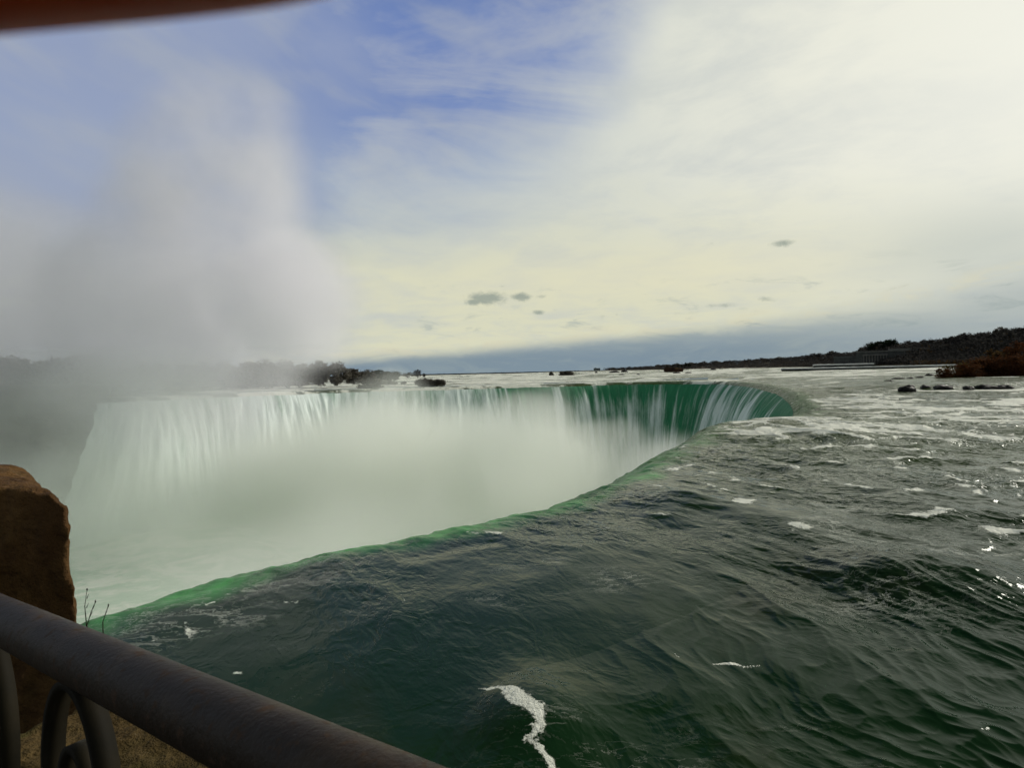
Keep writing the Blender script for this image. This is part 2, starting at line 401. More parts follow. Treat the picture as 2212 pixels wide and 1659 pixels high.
def build_curtain():
    zr = river(CREST[:, 0]-1.6*NRM[:, 0], CREST[:, 1]-1.6*NRM[:, 1], np.maximum(np.hypot(*CREST.T)*.0019, .05), np.full(len(CREST), -1.6))
    nr = 60; tt = np.linspace(0, 1, nr)**1.35
    s = CS; v = 5.4+.9*fbm(s/17, s*0, 2, 91)
    drop = 46.0*tt
    # u from drop : .54u + g u^2/(2v^2) = drop
    A = 9.81/(2*v*v)
    U = (-.80+np.sqrt(.80**2+4*A[None, :]*drop[:, None]))/(2*A[None, :])
    sg = np.repeat(s[None, :], nr, 0); dg = np.repeat(drop[:, None], len(s), 1)
    lump = fbm(sg/3.2, dg/26, 3, 95)*1.5+fbm(sg/1.1, dg/9, 3, 97)*.38+fbm(sg/9, dg/40, 2, 99)*1.1
    U2 = U+lump*sm(0, 7, dg)*1.15+.02
    X = CREST[None, :, 0]-(1.6+U2)*NRM[None, :, 0]; Y = CREST[None, :, 1]-(1.6+U2)*NRM[None, :, 1]
    TG = np.gradient(CREST, axis=0); TG /= np.hypot(TG[:, 0], TG[:, 1])[:, None]; fan = np.clip(1-s/45, 0, 1)**1.4*.42
    X = X+(np.clip(1-sg/7, 0, 1)*3.2*(fbm(dg/5, sg/4, 3, 107)))*TG[None, :, 0]; X = X-fan[None, :]*dg*TG[None, :, 0]; Y = Y-fan[None, :]*dg*TG[None, :, 1]
    Z = zr[None, :]-dg+.0
    Z[0] += .03
    # whiter towards the left of the horseshoe and with depth
    cx = CREST[:, 0]; cy = CREST[:, 1]
    white = 1-sm(-30, 34, cx)*sm(0, 1, np.ones_like(cx))
    white = np.maximum(white*.74, .33+.25*sm(.0, .5, fbm(s/11, s*0, 2, 101))+.16*sm(60, 78, cx)*sm(290, 265, cy)*sm(150, 200, cy)-.3*sm(150, 110, cy))
    ridge = fbm(sg/3.2, dg/26, 3, 95)
    FO = np.clip(white[None, :]*(.2+.62*sm(.25, .6, white)[None, :]+(.8-.62*sm(.25, .6, white)[None, :])*sm(.2, 12, dg))+.55*np.maximum(ridge, 0)+.14*sm(14, 40, dg)+.45*sm(.12, .5, fbm(s/7, s*0, 3, 103))[None, :]*sm(-2, 9, dg), 0, 1.2)
    V = np.stack([X, Y, Z], -1).reshape(-1, 3)
    fc = grid_faces(nr, len(s))
    uv = np.stack([sg.ravel(), dg.ravel()], 1)
    o = np_mesh('waterfall', V, fc, M_fall, None, True, {'foam': FO.ravel()}, uv)
    tag(o, 'curved curtain of green and white water falling into the misty gorge', 'waterfall', kind='structure')
build_curtain()

# pool at the foot of the falls
def pool():
    m, n, out = new_mat('plunge_pool_water'); p = n.pos()
    a = n.noise(p, .045, 8, .68, 2.2); b = n.noise(p, .35, 5, .65, 1.0)
    f = n.step(.40, .60, n.add(a, n.mul(n.sub(b, .5), .35)))
    principled(n, out, n.mix(f, (.42, .58, .44), (.82, .84, .76)), .5, bump(n, n.add(a, n.mul(b, .3)), .5, .8), .4)
    xs = np.linspace(-460, 115, 116); ys = np.linspace(-60, 320, 78); Y, X = np.meshgrid(ys, xs, indexing='ij')
    Z = -45.2+.9*fbm(X/16, Y/16, 3, 111)
    o = np_mesh('plunge_pool', np.stack([X, Y, Z], -1).reshape(-1, 3), grid_faces(78, 116), m)
    tag(o, 'churning pale green pool with white foam below the falls', 'water', kind='structure')
pool()

# ------------------------------------------------------------------ land
M_rock = simple_mat('gorge_rock', (.05, .05, .045), (.12, .115, .10), .12, .9, .9, 1.0)
M_bank = simple_mat('bank_earth', (.035, .026, .014), (.075, .055, .028), .08, .95, .6, .5)
# cliff and island left of the falls
def island():
    edge = [Vector((-139.5, 211)), Vector((-146, 204)), Vector((-158, 199)), Vector((-185, 195)), Vector((-225, 186)), Vector((-300, 176)), Vector((-430, 160))]
    pts = catmull(edge, 14); n = len(pts)
    ex = np.array([p.x for p in pts]); ey = np.array([p.y for p in pts])
    nr = 30; rows = np.linspace(0, 1, nr); V = np.zeros((nr+9, n, 3))
    for i, t in enumerate(rows):
        zz = -46+49*t; wob = 3.6*fbm(ex/7, ex*0+zz/5, 3, 121)+1.2*np.sign(np.sin(zz*.55))
        V[i, :, 0] = ex; V[i, :, 1] = ey-(5*(1-t))+wob; V[i, :, 2] = zz
    for k in range(9):
        q = (k+1)/9; V[nr+k, :, 0] = ex+q*q*14; V[nr+k, :, 1] = ey+1.5+q*q*190; V[nr+k, :, 2] = 3.2+2.5*sm(0, .2, q)*(1-q*.4)+.6*fbm(ex/9, ey/9+q*9, 2, 125)-sm(.8, 1, q)*4
    o = np_mesh('island_cliff', V.reshape(-1, 3), grid_faces(nr+9, n), M_rock)
    tag(o, 'dark rock cliff at the left end of the falls, half lost in mist', 'cliff', kind='structure')
island()

# right bank of the river with its wooded ridge
SHORE = [(1300,1500),(1450,1300),(1600,1120),(1700,960),(1800,740),(1900,600),(2000,530),(2100,480),(2212,430),(2400,400),(2800,390)]
TOPS = [(1300,797),(1380,792),(1450,788),(1600,777),(1700,770),(1800,762),(1850,758),(1880,742),(1960,738),(2000,735),(2060,725),(2100,720),(2212,706),(2400,692),(2800,670)]
def interp(tab, x): return float(np.interp(x, [a for a, _ in tab], [b for _, b in tab]))
def bank_pt(px, t):
    """t=0 at the waterline, t=1 on the ridge"""
    D = interp(SHORE, px); az = (px-CX)/F
    Dr = D*(1+.22*t); z0 = 3.5*(1-math.exp(-max(D-250, 30)/450))+.5
    ztop = H+(hor(px)-interp(TOPS, px))/F*(D*1.22)-9.0
    zz = z0+min(1, t*8)*1.6+(max(ztop, z0+2.5)-z0-1.6)*(sm(.12, 1, t))
    return Vector((az*Dr, Dr, float(zz)))
def right_bank():
    xs = np.linspace(1300, 2800, 160); ts = list(np.linspace(0, 1, 24))
    V = []
    for t in ts:
        for x in xs:
            p = bank_pt(x, t); p.z += .8*float(fbm(np.array([p.x/14]), np.array([p.y/14]), 2, 131)[0])*min(1, t*6); V.append(p)
    for q in (1.15, 1.5, 2.2):
        for x in xs:
            p = bank_pt(x, 1.0); V.append(Vector((p.x*q, p.y*q, p.z-2*(q-1))))
    o = np_mesh('hillside', np.array([tuple(v) for v in V]), grid_faces(len(ts)+3, len(xs)), M_bank)
    tag(o, 'brown wooded hillside along the right bank of the river', 'hillside', kind='structure')
right_bank()
def far_shore():
    n = 140; az = np.linspace(-.62, .22, n); V = []
    prof = 2.2+1.0*fbm(az*60, az*0, 3, 141)
    for q, hh in ((0, -1.5), (.0, .55), (.004, 1.0), (.02, 1.0), (.06, 0)):
        for a, pr in zip(az, prof):
            D = 1650*(1+q); V.append((a*D, D, 3.9+hh*pr*1.1))
    m = simple_mat('far_shore_land', (.03, .036, .036), (.045, .05, .048), .02, .95, .3, .5)
    o = np_mesh('far_shore', np.array(V), grid_faces(5, n), m)
    tag(o, 'thin dark far shore on the river horizon', 'shore', kind='structure')
    # ground that carries on beyond everything
    V = []; azs = np.linspace(-1.5, 1.5, 60)
    for D in (1700, 4000, 12000, 40000):
        for a in azs: V.append((math.sin(a)*D, math.cos(a)*D, 1.0))
    o = np_mesh('ground', np.array(V), grid_faces(4, 60), M_bank); tag(o, 'flat dark land beyond the river', 'ground', kind='structure')
far_shore()
def river_point(px, py):
    z = .5
    for _ in range(12):
        p = on_z(px, py, z); zz = float(river(np.array([p.x]), np.array([p.y]), np.array([8.0]))[0]); z = .5*z+.5*min(zz, 4.6)
    p = on_z(px, py, z); return p

# ------------------------------------------------------------------ trees and shrubs
M_bark = simple_mat('bark', (.022, .018, .014), (.05, .042, .034), 1.5, .9, .5, .05)
def leaf_mat(name, c1, c2, sc=.5):
    m, n, out = new_mat(name); p = n.obj()
    f = n.step(.35, .65, n.noise(p, sc, 3, .6)); c = n.mix(f, c1, c2); p_ = principled(n, None, c, .9, None, .1); t = n.node('ShaderNodeBsdfTranslucent', {'Color': c}); ms = n.node('ShaderNodeMixShader'); ms.inputs[0].default_value = .4
    n.l.new(p_.outputs[0], ms.inputs[1]); n.l.new(t.outputs[0], ms.inputs[2]); n.l.new(ms.outputs[0], out.inputs['Surface']); return m
M_twig = leaf_mat('bare_twigs', (.034, .033, .032), (.064, .060, .055))
M_grey = leaf_mat('grey_twigs', (.09, .083, .070), (.16, .145, .12))
M_ever = leaf_mat('evergreen_needles', (.010, .018, .012), (.022, .032, .020))
M_olive = leaf_mat('olive_leaves', (.055, .045, .012), (.10, .075, .02))
M_red = leaf_mat('red_brown_leaves', (.060, .023, .009), (.10, .042, .015), .35)
M_brown = leaf_mat('brown_leaves', (.045, .028, .012), (.08, .050, .02))
def quads_mesh(name, centers, size, mat, parent, rs, thin=.45):
    n = len(centers); a = rs.normal(size=(n, 3)); a /= np.linalg.norm(a, axis=1)[:, None]
    b = np.cross(a, rs.normal(size=(n, 3))); b /= np.linalg.norm(b, axis=1)[:, None]
    s = (size*(.6+.8*rs.rand(n)))[:, None]; A = a*s*.5; B = b*s*.5*thin
    V = np.stack([centers-A-B, centers+A-B, centers+A+B, centers-A+B], 1).reshape(-1, 3)
    return np_mesh(name, V, np.arange(4*n).reshape(-1, 4), mat, parent, False)
def crown_points(rs, w, z0, z1, nclump, per, shape='round', dens=.34):
    """points in leaf clumps scattered through an uneven crown"""
    P = []
    for i in range(nclump):
        while True:
            q = rs.uniform(-1, 1, 3)
            if shape == 'round' and (q**2).sum() < 1: break
            if shape == 'dome' and q[2] > -.9 and (q[0]**2+q[1]**2) < (1-max(q[2], -.2)**2): break
            if shape == 'cone' and math.hypot(q[0], q[1]) < (1-q[2])*.5: break
        c = np.array([q[0]*w/2, q[1]*w/2, z0+(z1-z0)*(q[2]+1)/2])
        r = w*dens*(.35+.65*rs.rand())*.62
        P.append(c+rs.normal(size=(per, 3))*np.array([r, r, r*.8])*.5)
    return np.concatenate(P)
def make_tree(name, h, w, leaf, mat, seed, trunk=.3, nclump=34, per=46, shape='round', low=.28, thin=.45):
    rs = np.random.RandomState(seed); root = empty(name)
    bm = bmesh.new(); tr = max(.12, h*.022)
    top = Vector((rs.uniform(-.06, .06)*h, rs.uniform(-.06, .06)*h, h*.82))
    pts = [Vector((0, 0, -.6)), Vector((top.x*.2, top.y*.2, h*.25)), Vector((top.x*.6, top.y*.7, h*.55)), top]
    bm_tube(bm, pts, [tr*1.3, tr, tr*.6, tr*.15], 6)
    for k in range(9):
        t = .3+.5*k/9; p0 = pts[1].lerp(pts[3], (t-.25)/.57); a = k*2.4+rs.rand(); L = w*.42*(1-.3*t)
        p2 = p0+Vector((math.cos(a)*L, math.sin(a)*L, L*.75)); p1 = p0.lerp(p2, .5)+Vector((0, 0, -L*.08))
        bm_tube(bm, [p0, p1, p2], [tr*.4, tr*.26, tr*.08], 5)
    bm_obj('trunk', bm, M_bark, root)
    P = crown_points(rs, w, h*low, h*.98, nclump, per, shape)
    quads_mesh('crown', P, leaf, mat, root, rs, thin); return root
def make_shrub(name, h, w, leaf, mat, seed, nclump=26, per=60):
    rs = np.random.RandomState(seed); root = empty(name); bm = bmesh.new()
    for k in range(9):
        a = k*2.4; L = w*.36*rs.rand()
        bm_tube(bm, [(math.cos(a)*L*.15, math.sin(a)*L*.15, -.3), (math.cos(a)*L*.5, math.sin(a)*L*.5, h*.45), (math.cos(a)*L, math.sin(a)*L, h*.85)], [.07, .05, .02], 5)
    bm_obj('stem', bm, M_bark, root)
    quads_mesh('foliage', crown_points(rs, w, 0.0, h, nclump, per, 'dome', .30), leaf, mat, root, rs, .6); return root
PROTO = {}
def plant(kind, px, ytop, base, wpx, label, cat, group=None, var=0, rz=None):
    """a copy of one of the built plants, scaled to its own height and width; base = ground point"""
    r = math.hypot(base.x, base.y); hgt = max(1.0, (base.z-H)*-1*0+ (H+(hor(px)-ytop)/F*base.y)-base.z); wid = wpx/F*base.y
    key = (kind, var)
    if key not in PROTO:
        if kind == 'bare': o = make_tree('bare_tree', 10, 8, .55, M_twig, 100+var, nclump=40, per=54, thin=.38, low=.1)
        elif kind == 'grey': o = make_tree('leafless_tree', 10, 8, .62, M_grey, 200+var, nclump=70, per=70, low=-.02, thin=.5)
        elif kind == 'pine': o = make_tree('pine_tree', 10, 4, .5, M_ever, 300+var, nclump=40, per=36, shape='cone', low=.08)
        elif kind == 'dense': o = make_tree('broad_tree', 10, 10, .7, M_ever, 400+var, nclump=64, per=64, low=-.03, thin=.6)
        elif kind == 'olive': o = make_shrub('shrub', 4, 5, .28, M_olive, 500+var)
        elif kind == 'red': o = make_shrub('shrub', 4, 5, .17, M_red, 600+var, 60, 110)
        elif kind == 'brown': o = make_shrub('shrub', 4, 5, .24, M_brown, 700+var, 40, 80)
        elif kind == 'dull': o = make_shrub('shrub', 4, 5, .36, M_grey, 800+var, 60, 80)
        PROTO[key] = [o, 0]
        o['base_h'] = {'olive': 4, 'red': 4, 'brown': 4, 'dull': 4}.get(kind, 10); o['base_w'] = {'pine': 4, 'dense': 10, 'bare': 8, 'grey': 8}.get(kind, 5)
    src, used = PROTO[key]; o = src if used == 0 else copy_tree(src); PROTO[key][1] += 1
    bh, bw = src['base_h'], src['base_w']
    o.location = base; sx = wid/bw; o.scale = (sx, sx, hgt/bh); o.rotation_euler = (0, 0, random.uniform(0, 6.28) if rz is None else rz)
    tag(o, label, cat, group); return o
def ground_at(px, D, z): 
    d = ray(px, hor(px)); return Vector((d.x/d.y*D, D, z))

# island trees clear of the mist
G = 'trees and bushes on the island behind the falls'
plant('grey', 688, 781, ground_at(688, 315, 2.0), 44, 'tall grey-brown tree with a rounded top, first clear of the spray plume', 'tree', G, 0)
plant('grey', 728, 783, ground_at(728, 312, 2.0), 46, 'tall grey-brown tree just right of the first round-topped island tree', 'tree', G, 1)
plant('grey', 765, 797, ground_at(765, 322, 2.0), 40, 'middle-height grey tree between the tall pair and the dark clump', 'tree', G, 2)
plant('grey', 795, 800, ground_at(795, 330, 2.0), 36, 'middle-height grey tree touching the dark clump on its left side', 'tree', G, 0)
plant('dense', 822, 798, ground_at(822, 470, 2.2), 40, 'dark rounded tree, left half of the dark clump on the island', 'tree', G, 0)
plant('dense', 846, 801, ground_at(846, 480, 2.2), 34, 'dark rounded tree, right half of the dark clump on the island', 'tree', G, 1)
plant('bare', 881, 804, ground_at(881, 620, 2.6), 24, 'low bare tree beyond the dark clump, left of the spiky one', 'tree', G, 0)
plant('bare', 902, 798, ground_at(902, 630, 2.6), 18, 'small bare spiky tree standing highest at the island tip', 'tree', G, 1)
plant('bare', 916, 806, ground_at(916, 640, 2.6), 8, 'tiny bare tree, last one at the tip of the island', 'tree', G, 2)
plant('dull', 802, 819, ground_at(802, 283, .1), 54, 'wide low grey bush on the brink above the white falls', 'bush', G, 0)
plant('dull', 841, 822, ground_at(841, 330, .9), 28, 'small grey bush between the brink bush and the dark clump', 'bush', G, 1)
plant('dull', 872, 824, ground_at(872, 335, .9), 12, 'tiny lone bush amid white rapids behind the brink', 'bush', G, 2)
plant('dull', 916, 819, ground_at(916, 293, .3), 36, 'left half of the long low grey-brown bush in the rapids', 'bush', G, 3)
plant('dull', 943, 819.5, ground_at(943, 294, .3), 36, 'right half of the long low grey-brown bush in the rapids', 'bush', G, 4)
# misted trees further left
GM = 'trees half lost in the spray on the left'
k = 0
for px, yt, D, w in ((-30,776,236,60),(18,770,232,56),(52,776,240,50),(88,782,236,46),(118,772,240,54),(160,768,238,60),(196,768,246,56)):
    plant('grey', px, yt, ground_at(px, D, 4.2), w, 'tall dim grey tree on the cliff at the far left, veiled by spray', 'tree', GM, k % 3); k += 1
for px, yt, D, w in ((232,786,300,48),(268,790,305,44),(305,785,300,52),(346,783,310,50),(392,787,305,48),(438,784,315,56),(486,782,310,52),(530,783,318,50),(574,780,312,56),(618,778,318,54),(652,786,322,46)):
    plant('grey', px, yt, ground_at(px, D, 1.6), w, 'faint tree in the row behind the misty falls, hidden by the plume', 'tree', GM, k % 3); k += 1

# rapids bushes in mid river
def fix_d(px, py): p = river_point(px, py); return p
GI = 'bushes on rocks in mid river'
p = fix_d(1223, 811); plant('dull', 1223, 801.5, Vector((p.x, p.y, p.z-.3)), 32, 'rounded grey-brown bush islet in the rapids left of the rusty barge', 'bush', GI, 0)
p = fix_d(1191, 811); plant('dull', 1191, 803, Vector((p.x, p.y, p.z-.3)), 9, 'small upright bush beside the rounded bush islet', 'bush', GI, 1)

# ridge trees on the right bank
GR = 'bare trees along the right bank ridge'
def ridge_tree(kind, px, dy, w, t, label, var):
    b = bank_pt(px, t); yt = interp(TOPS, px)+dy
    plant(kind, px, yt, Vector((b.x, b.y, b.z-.5)), w, label, 'tree', GR, var)
rr = random.Random(5); x = 1318; k = 0
while x < 2228:
    w = 9+(x-1300)*.019+rr.uniform(-2, 4)
    ridge_tree('bare' if rr.random() < .8 else 'grey', x, rr.uniform(-4, 4)*(.4+(x-1300)/900), w, rr.uniform(.8, .98), 'bare dark tree on the skyline of the right bank ridge' , k % 4)
    x += w*.62; k += 1
for i, px in enumerate((1441, 1454, 1466, 1474, 1482, 1490)):
    ridge_tree('pine', px, (-3, -2, -5, -3, -7, -4)[i], (6, 6, 6, 7, 8, 9)[i], .3, 'small pointed dark pine on the far bank above the rusty barge', i % 2)
ridge_tree('dense', 1895, -5, 30, .8, 'round-crowned dark tree, lower of the two behind the powerhouse roof', 0)
ridge_tree('dense', 1922, -9, 30, .85, 'round-crowned dark tree, taller of the two behind the powerhouse roof', 1)
# mass of wood on the slopes
def woodland():
    rs = np.random.RandomState(77); P = []; P2 = []
    for i in range(4200):
        px = 1305+(rs.rand()**.75)*1100; t = rs.uniform(.06, 1.0); b = bank_pt(px, t)
        hh = 4+4*t; r = 2.0+1.2*rs.rand()
        if 1826 < px < 1975 and t < .22: continue
        q = np.array([b.x, b.y, b.z])+rs.normal(size=(16, 3))*np.array([r, r, 0])+np.stack([np.zeros(16), np.zeros(16), rs.rand(16)*hh], 1)
        (P2 if (t < .16 and px > 1900 and rs.rand() < .8) or rs.rand() < .04 else P).append(q)
    o = quads_mesh('woodland', np.concatenate(P), 1.7, M_twig, None, rs, .4); tag(o, 'bare brown wood covering the slope of the right bank', 'woodland', kind='stuff')
    o = quads_mesh('undergrowth', np.concatenate(P2), 1.1, M_brown, None, rs, .6); tag(o, 'olive-brown undergrowth at the foot of the right bank', 'undergrowth', kind='stuff')
woodland()
def far_wood():
    rs = np.random.RandomState(78); a = rs.uniform(-.6, .2, 2600); h = 2.0+1.4*fbm(a*80, a*0, 3, 151)
    P = np.stack([a*1660, np.full_like(a, 1660.), 4.0+rs.rand(len(a))*np.maximum(h, .4)], 1)
    o = quads_mesh('far_woods', P, 2.4, M_twig, None, rs, .5); tag(o, 'thin dark line of woods on the far horizon', 'woods', kind='stuff')
far_wood()

# brown bushes on the spit at the right
def spit():
    n = 60; xs = np.linspace(2020, 2720, n); V = []
    for q, zz in ((0, -.6), (.02, .75), (.06, 1.3), (.14, 1.5), (.22, 1.0), (.3, -.6)):
        for i, px in enumerate(xs):
            e = min(1, i/6); D = 176*(1+q*e) - 0*i; p = ground_at(px, D, .35+zz*(.25+.75*e)+.25*math.sin(i*1.7+q*9)); V.append(tuple(p))
    o = np_mesh('spit', np.array(V), grid_faces(6, n), M_bank); tag(o, 'low dark earth spit under the red-brown bushes', 'bank', kind='structure')
spit()
GB = 'red-brown bushes on the spit at the right'
for i, (px, yt, D, w, kd, lab) in enumerate((
    (2036, 797, 180, 34, 'red', 'small dark red bush at the tip of the spit'),
    (2064, 783, 184, 54, 'olive', 'olive-yellow bush just behind the tip of the spit'),
    (2086, 788, 179, 58, 'red', 'low red-brown bush in front of the olive-yellow bush'),
    (2128, 772, 186, 74, 'red', 'rounded red-brown bush in the middle of the spit'),
    (2150, 760, 194, 84, 'brown', 'taller dull brown bush behind the middle of the spit'),
    (2182, 766, 182, 80, 'red', 'broad red-brown bush right of the middle of the spit'),
    (2222, 742, 190, 96, 'red', 'tallest red-brown bush, cut by the right edge of the photo'),
    (2270, 745, 184, 96, 'brown', 'tall brown bush beyond the right edge of the photo'),
    (2330, 738, 186, 96, 'red', 'red-brown bush outside the photo to the right'))):
    if px > 2250: continue
    plant(kd, px, yt, ground_at(px, D, 1.1), w, lab, 'bush', GB, i % 2)

# ------------------------------------------------------------------ rocks
M_wet = simple_mat('wet_rock', (.008, .008, .008), (.025, .022, .02), .8, .6, .8, .15, .25)
def rock(px, py, wpx, hpx, label, z=None):
    p = river_point(px, py) if z is None else on_z(px, py, z)
    w = wpx/F*p.y; h = max(hpx/F*p.y, .25)*(1.25 if py > 835 else 1.1); rs = np.random.RandomState(int(px*7) % 9999)
    bm = bmesh.new(); bmesh.ops.create_icosphere(bm, subdivisions=3, radius=1)
    for v in bm.verts:
        c = v.co.copy(); f = 1+.3*float(perlin(np.array([c.x*1.3+px]), np.array([c.y*1.3+c.z]), 7)[0])+.14*float(perlin(np.array([c.x*4+px]), np.array([c.y*4+c.z*3]), 8)[0])
        v.co = Vector((c.x*f*w*.5, c.y*f*w*.42, max(c.z*f, -.5)*h))
    o = bm_obj('rock', bm, M_wet); o.location = (p.x, p.y, p.z-.05); o.rotation_euler = (0, 0, rs.uniform(-.3, .3))
    tag(o, label, 'rock', 'dark rocks in the rapids'); return o
for a in ((1960,841.0,36,8,'dark pointed rock on the ledge, first left of the bushy spit'),(2000,841.0,26,8,'dark humped rock between the pointed rock and the big one'),
    (2038,842,42,9,'largest dark rock on the ledge, below the tip of the spit'),(2132,840.0,44,8,'dark flat rock below the middle of the spit'),(2170,840.0,36,7,'dark flat rock nearest the right edge below the spit'),
    (2092,839.0,22,5,'small dark rock in white water between the largest and the flat ones'),
    (1940,818.5,25,3.2,'thin low rock upstream of the pointed rock, leftmost of three'),(1966,818,15,3,'thin low rock, middle of the three upstream of the ledge'),(1986,816,16,3.2,'thin low rock, nearest the spit of the three upstream of the ledge'),
    (2007,811.5,17,4.5,'dark rock farthest upstream beside the tip of the spit'),(1920,823,19,2.2,'flat reddish sliver of rock just above the ledge'),
    (1327,805,24,3.5,'long low dark rock in mid river left of the rusty barge'),(1349,804,16,4.5,'humped dark rock right beside the long low rock in mid river'),
    (1343,810,13,2.6,'black slab of rock below the long low rock in mid river'),(1379,809.5,7,2.4,'tiny black rock alone in mid river'),(1288,805.5,6,3,'tiny dark rock between the bush islet and the long low rock'),
    (1462,806.5,17,2.6,'thin dark rock just below the rusty barge'),(1487,806,14,2.2,'thin dark rock below and right of the rusty barge'),(1541,799.5,13,3.2,'dark rock on the bright water right of the rusty barge')):
    rock(*a)

# ------------------------------------------------------------------ stranded barge
M_rust = simple_mat('rusted_steel', (.022, .012, .008), (.055, .026, .014), .35, .8, .4, .1)
M_rustl = simple_mat('ochre_rust', (.10, .06, .025), (.16, .10, .045), .5, .85, .4, .1)
def barge():
    p = river_point(1455, 803.5); D = p.y; s = D/F; root = empty('barge', (p.x, p.y, p.z-.3), -math.atan2(p.x, p.y))
    L = 42*s; hh = 7*s; W = 9*s
    bm = bmesh.new()                                   # hull with raked ends
    prof = [(-L*.5, hh*.75), (-L*.47, hh), (L*.47, hh), (L*.5, hh*.8), (L*.45, 0), (-L*.44, 0)]
    fr = [bm.verts.new((x, -W/2, z)) for x, z in prof]; bk = [bm.verts.new((x, W/2, z)) for x, z in prof]
    bm.faces.new(fr); bm.faces.new(bk[::-1])
    for i in range(len(prof)):
        j = (i+1) % len(prof); bm.faces.new((fr[j], fr[i], bk[i], bk[j]))
    bmesh.ops.recalc_face_normals(bm, faces=bm.faces); bm_obj('hull', bm, M_rust, root)
    bm = bmesh.new()
    bm_box(bm, (-L*.18, 0, hh+1.6*s), (L*.5, W*.6, 3.2*s-.01), bev=.05); bm_box(bm, (-L*.3, 0, hh+4.0*s), (L*.14, W*.4, 1.6*s), bev=.05)
    bm_obj('deckhouse', bm, M_rust, root)
    bm = bmesh.new(); bm_box(bm, (L*.16, -W*.1, hh+1.4*s), (L*.18, W*.6, 2.8*s-.01), bev=.05); bm_box(bm, (L*.34, -W*.1, hh+.9*s), (L*.12, W*.5, 1.8*s-.01), bev=.05)
    bm_obj('cargo_bin', bm, M_rustl, root)
    bm = bmesh.new(); bm_tube(bm, [(-L*.05, 0, hh+3*s), (-L*.05, 0, hh+7*s)], .12, 6); bm_obj('mast', bm, M_rust, root)
    tag(root, 'rusty brown barge stranded in the rapids in front of the far bank', 'barge')
barge()

# ------------------------------------------------------------------ powerhouse, block, weirs
M_stone = simple_mat('grey_stone', (.055, .058, .055), (.085, .088, .082), .3, .9, .3, .05)
M_pale = simple_mat('pale_stone', (.11, .11, .098), (.15, .148, .13), .3, .9, .3, .05)
M_dark = simple_mat('dark_glass', (.012, .013, .014), (.022, .023, .025), .5, .3, .05, .01, .5)
M_slate = simple_mat('slate_roof', (.07, .075, .072), (.10, .105, .10), .5, .85, .3, .05)
def powerhouse():
    D = 640.; s = D/F; c = ground_at(1905, D, 3.0); root = empty('powerhouse', c, -math.atan2(c.x, c.y))
    X = lambda px: (px-1905)*s*1.25
    zt = lambda py, px=1900: H+(hor(px)-py)/F*D-3.0
    bm = bmesh.new(); dep = 22.
    bm_box(bm, ((X(1866)+X(1968))/2, dep/2, zt(760)/2-1.5), (X(1968)-X(1866), dep, zt(760)+3)); bm_box(bm, ((X(1831)+X(1866))/2, dep/2+2, zt(771)/2-1.5), (X(1866)-X(1831), dep-4, zt(771)+3)); bm_obj('wall', bm, M_stone, root)
    bm = bmesh.new(); bm_box(bm, ((X(1864)+X(1970))/2, dep/2, zt(760)+.55), (X(1970)-X(1864)+1, dep+2, 1.1)); bm_box(bm, ((X(1915)+X(1970))/2, dep/2, zt(760)+2.0), (X(1970)-X(1915), dep-3, 1.8)); bm_obj('cornice', bm, M_pale, root)
    bm = bmesh.new(); bm_box(bm, ((X(1830)+X(1866))/2, dep/2+2, zt(771)+.8), (X(1865.5)-X(1830), dep-2, 1.6)); bm_obj('roof', bm, M_slate, root)
    for k in range(9):
        x = X(1878)+(X(1912)-X(1878))*k/8
        bm = bmesh.new(); bmesh.ops.create_cone(bm, cap_ends=True, segments=12, radius1=.55, radius2=.45, depth=zt(768)-.6, matrix=Matrix.Translation((x, -.9, zt(768)/2))); bm_box(bm, (x, -.9, .15), (1.4, 1.4, .7)); bm_box(bm, (x, -.9, zt(768)-.05), (1.4, 1.4, .5))
        bm_obj('column', bm, M_pale, root)
    bm = bmesh.new(); bm_box(bm, ((X(1878)+X(1912))/2, -.9, zt(768)+.9), (X(1912)-X(1878)+2, 1.6, 1.3)); bm_obj('lintel', bm, M_pale, root)
    for k in range(8):
        x = X(1880.2)+(X(1910)-X(1880))*k/7
        bm = bmesh.new(); bm_box(bm, (x, -.06, zt(775)*.55+.4), (1.5, .1, 6.0)); bm_obj('window', bm, M_dark, root)
    for k in range(9):
        x = X(1834)+(X(1863)-X(1834))*k/8
        bm = bmesh.new(); bm_box(bm, (x, 1.94, zt(777)*.6), (.95, .1, 4.4)); bm_obj('window', bm, M_dark, root)
    for k in range(8):
        x = X(1920)+(X(1964)-X(1920))*k/7
        bm = bmesh.new(); bm_box(bm, (x, -.06, zt(772)*.75), (1.3, .1, 5.0)); bm_obj('window', bm, M_dark, root)
    bm = bmesh.new(); bm_tube(bm, [(X(1938), -3, -2), (X(1938), -3, zt(760))], .28, 8); bm_obj('flue', bm, M_pale, root)
    tag(root, 'long grey stone powerhouse with a row of columns among bare trees on the right bank', 'building')
powerhouse()
def block():
    D = 1600.; s = D/F; c = ground_at(1289.5, D, 4.2); root = empty('apartment_block', c)
    bm = bmesh.new(); bm_box(bm, (0, 0, 3.6), (13*s, 12, 7.4)); bm_obj('wall', bm, simple_mat('grey_render', (.11, .13, .14), (.14, .16, .17), .2), root)
    bm = bmesh.new(); bm_box(bm, (0, 0, 7.6), (13.4*s, 12.6, .5)); bm_box(bm, (-3*s, 0, 8.4), (3*s, 4, 1.1)); bm_obj('roof', bm, M_slate, root)
    for r_ in range(2):
        for k in range(5):
            bm = bmesh.new(); bm_box(bm, ((k-2)*2.5*s, -6.05, 2.2+r_*3), (1.3*s, .12, 1.5)); bm_obj('window', bm, M_dark, root)
    tag(root, 'small grey block of a building alone on the far horizon', 'building')
block()
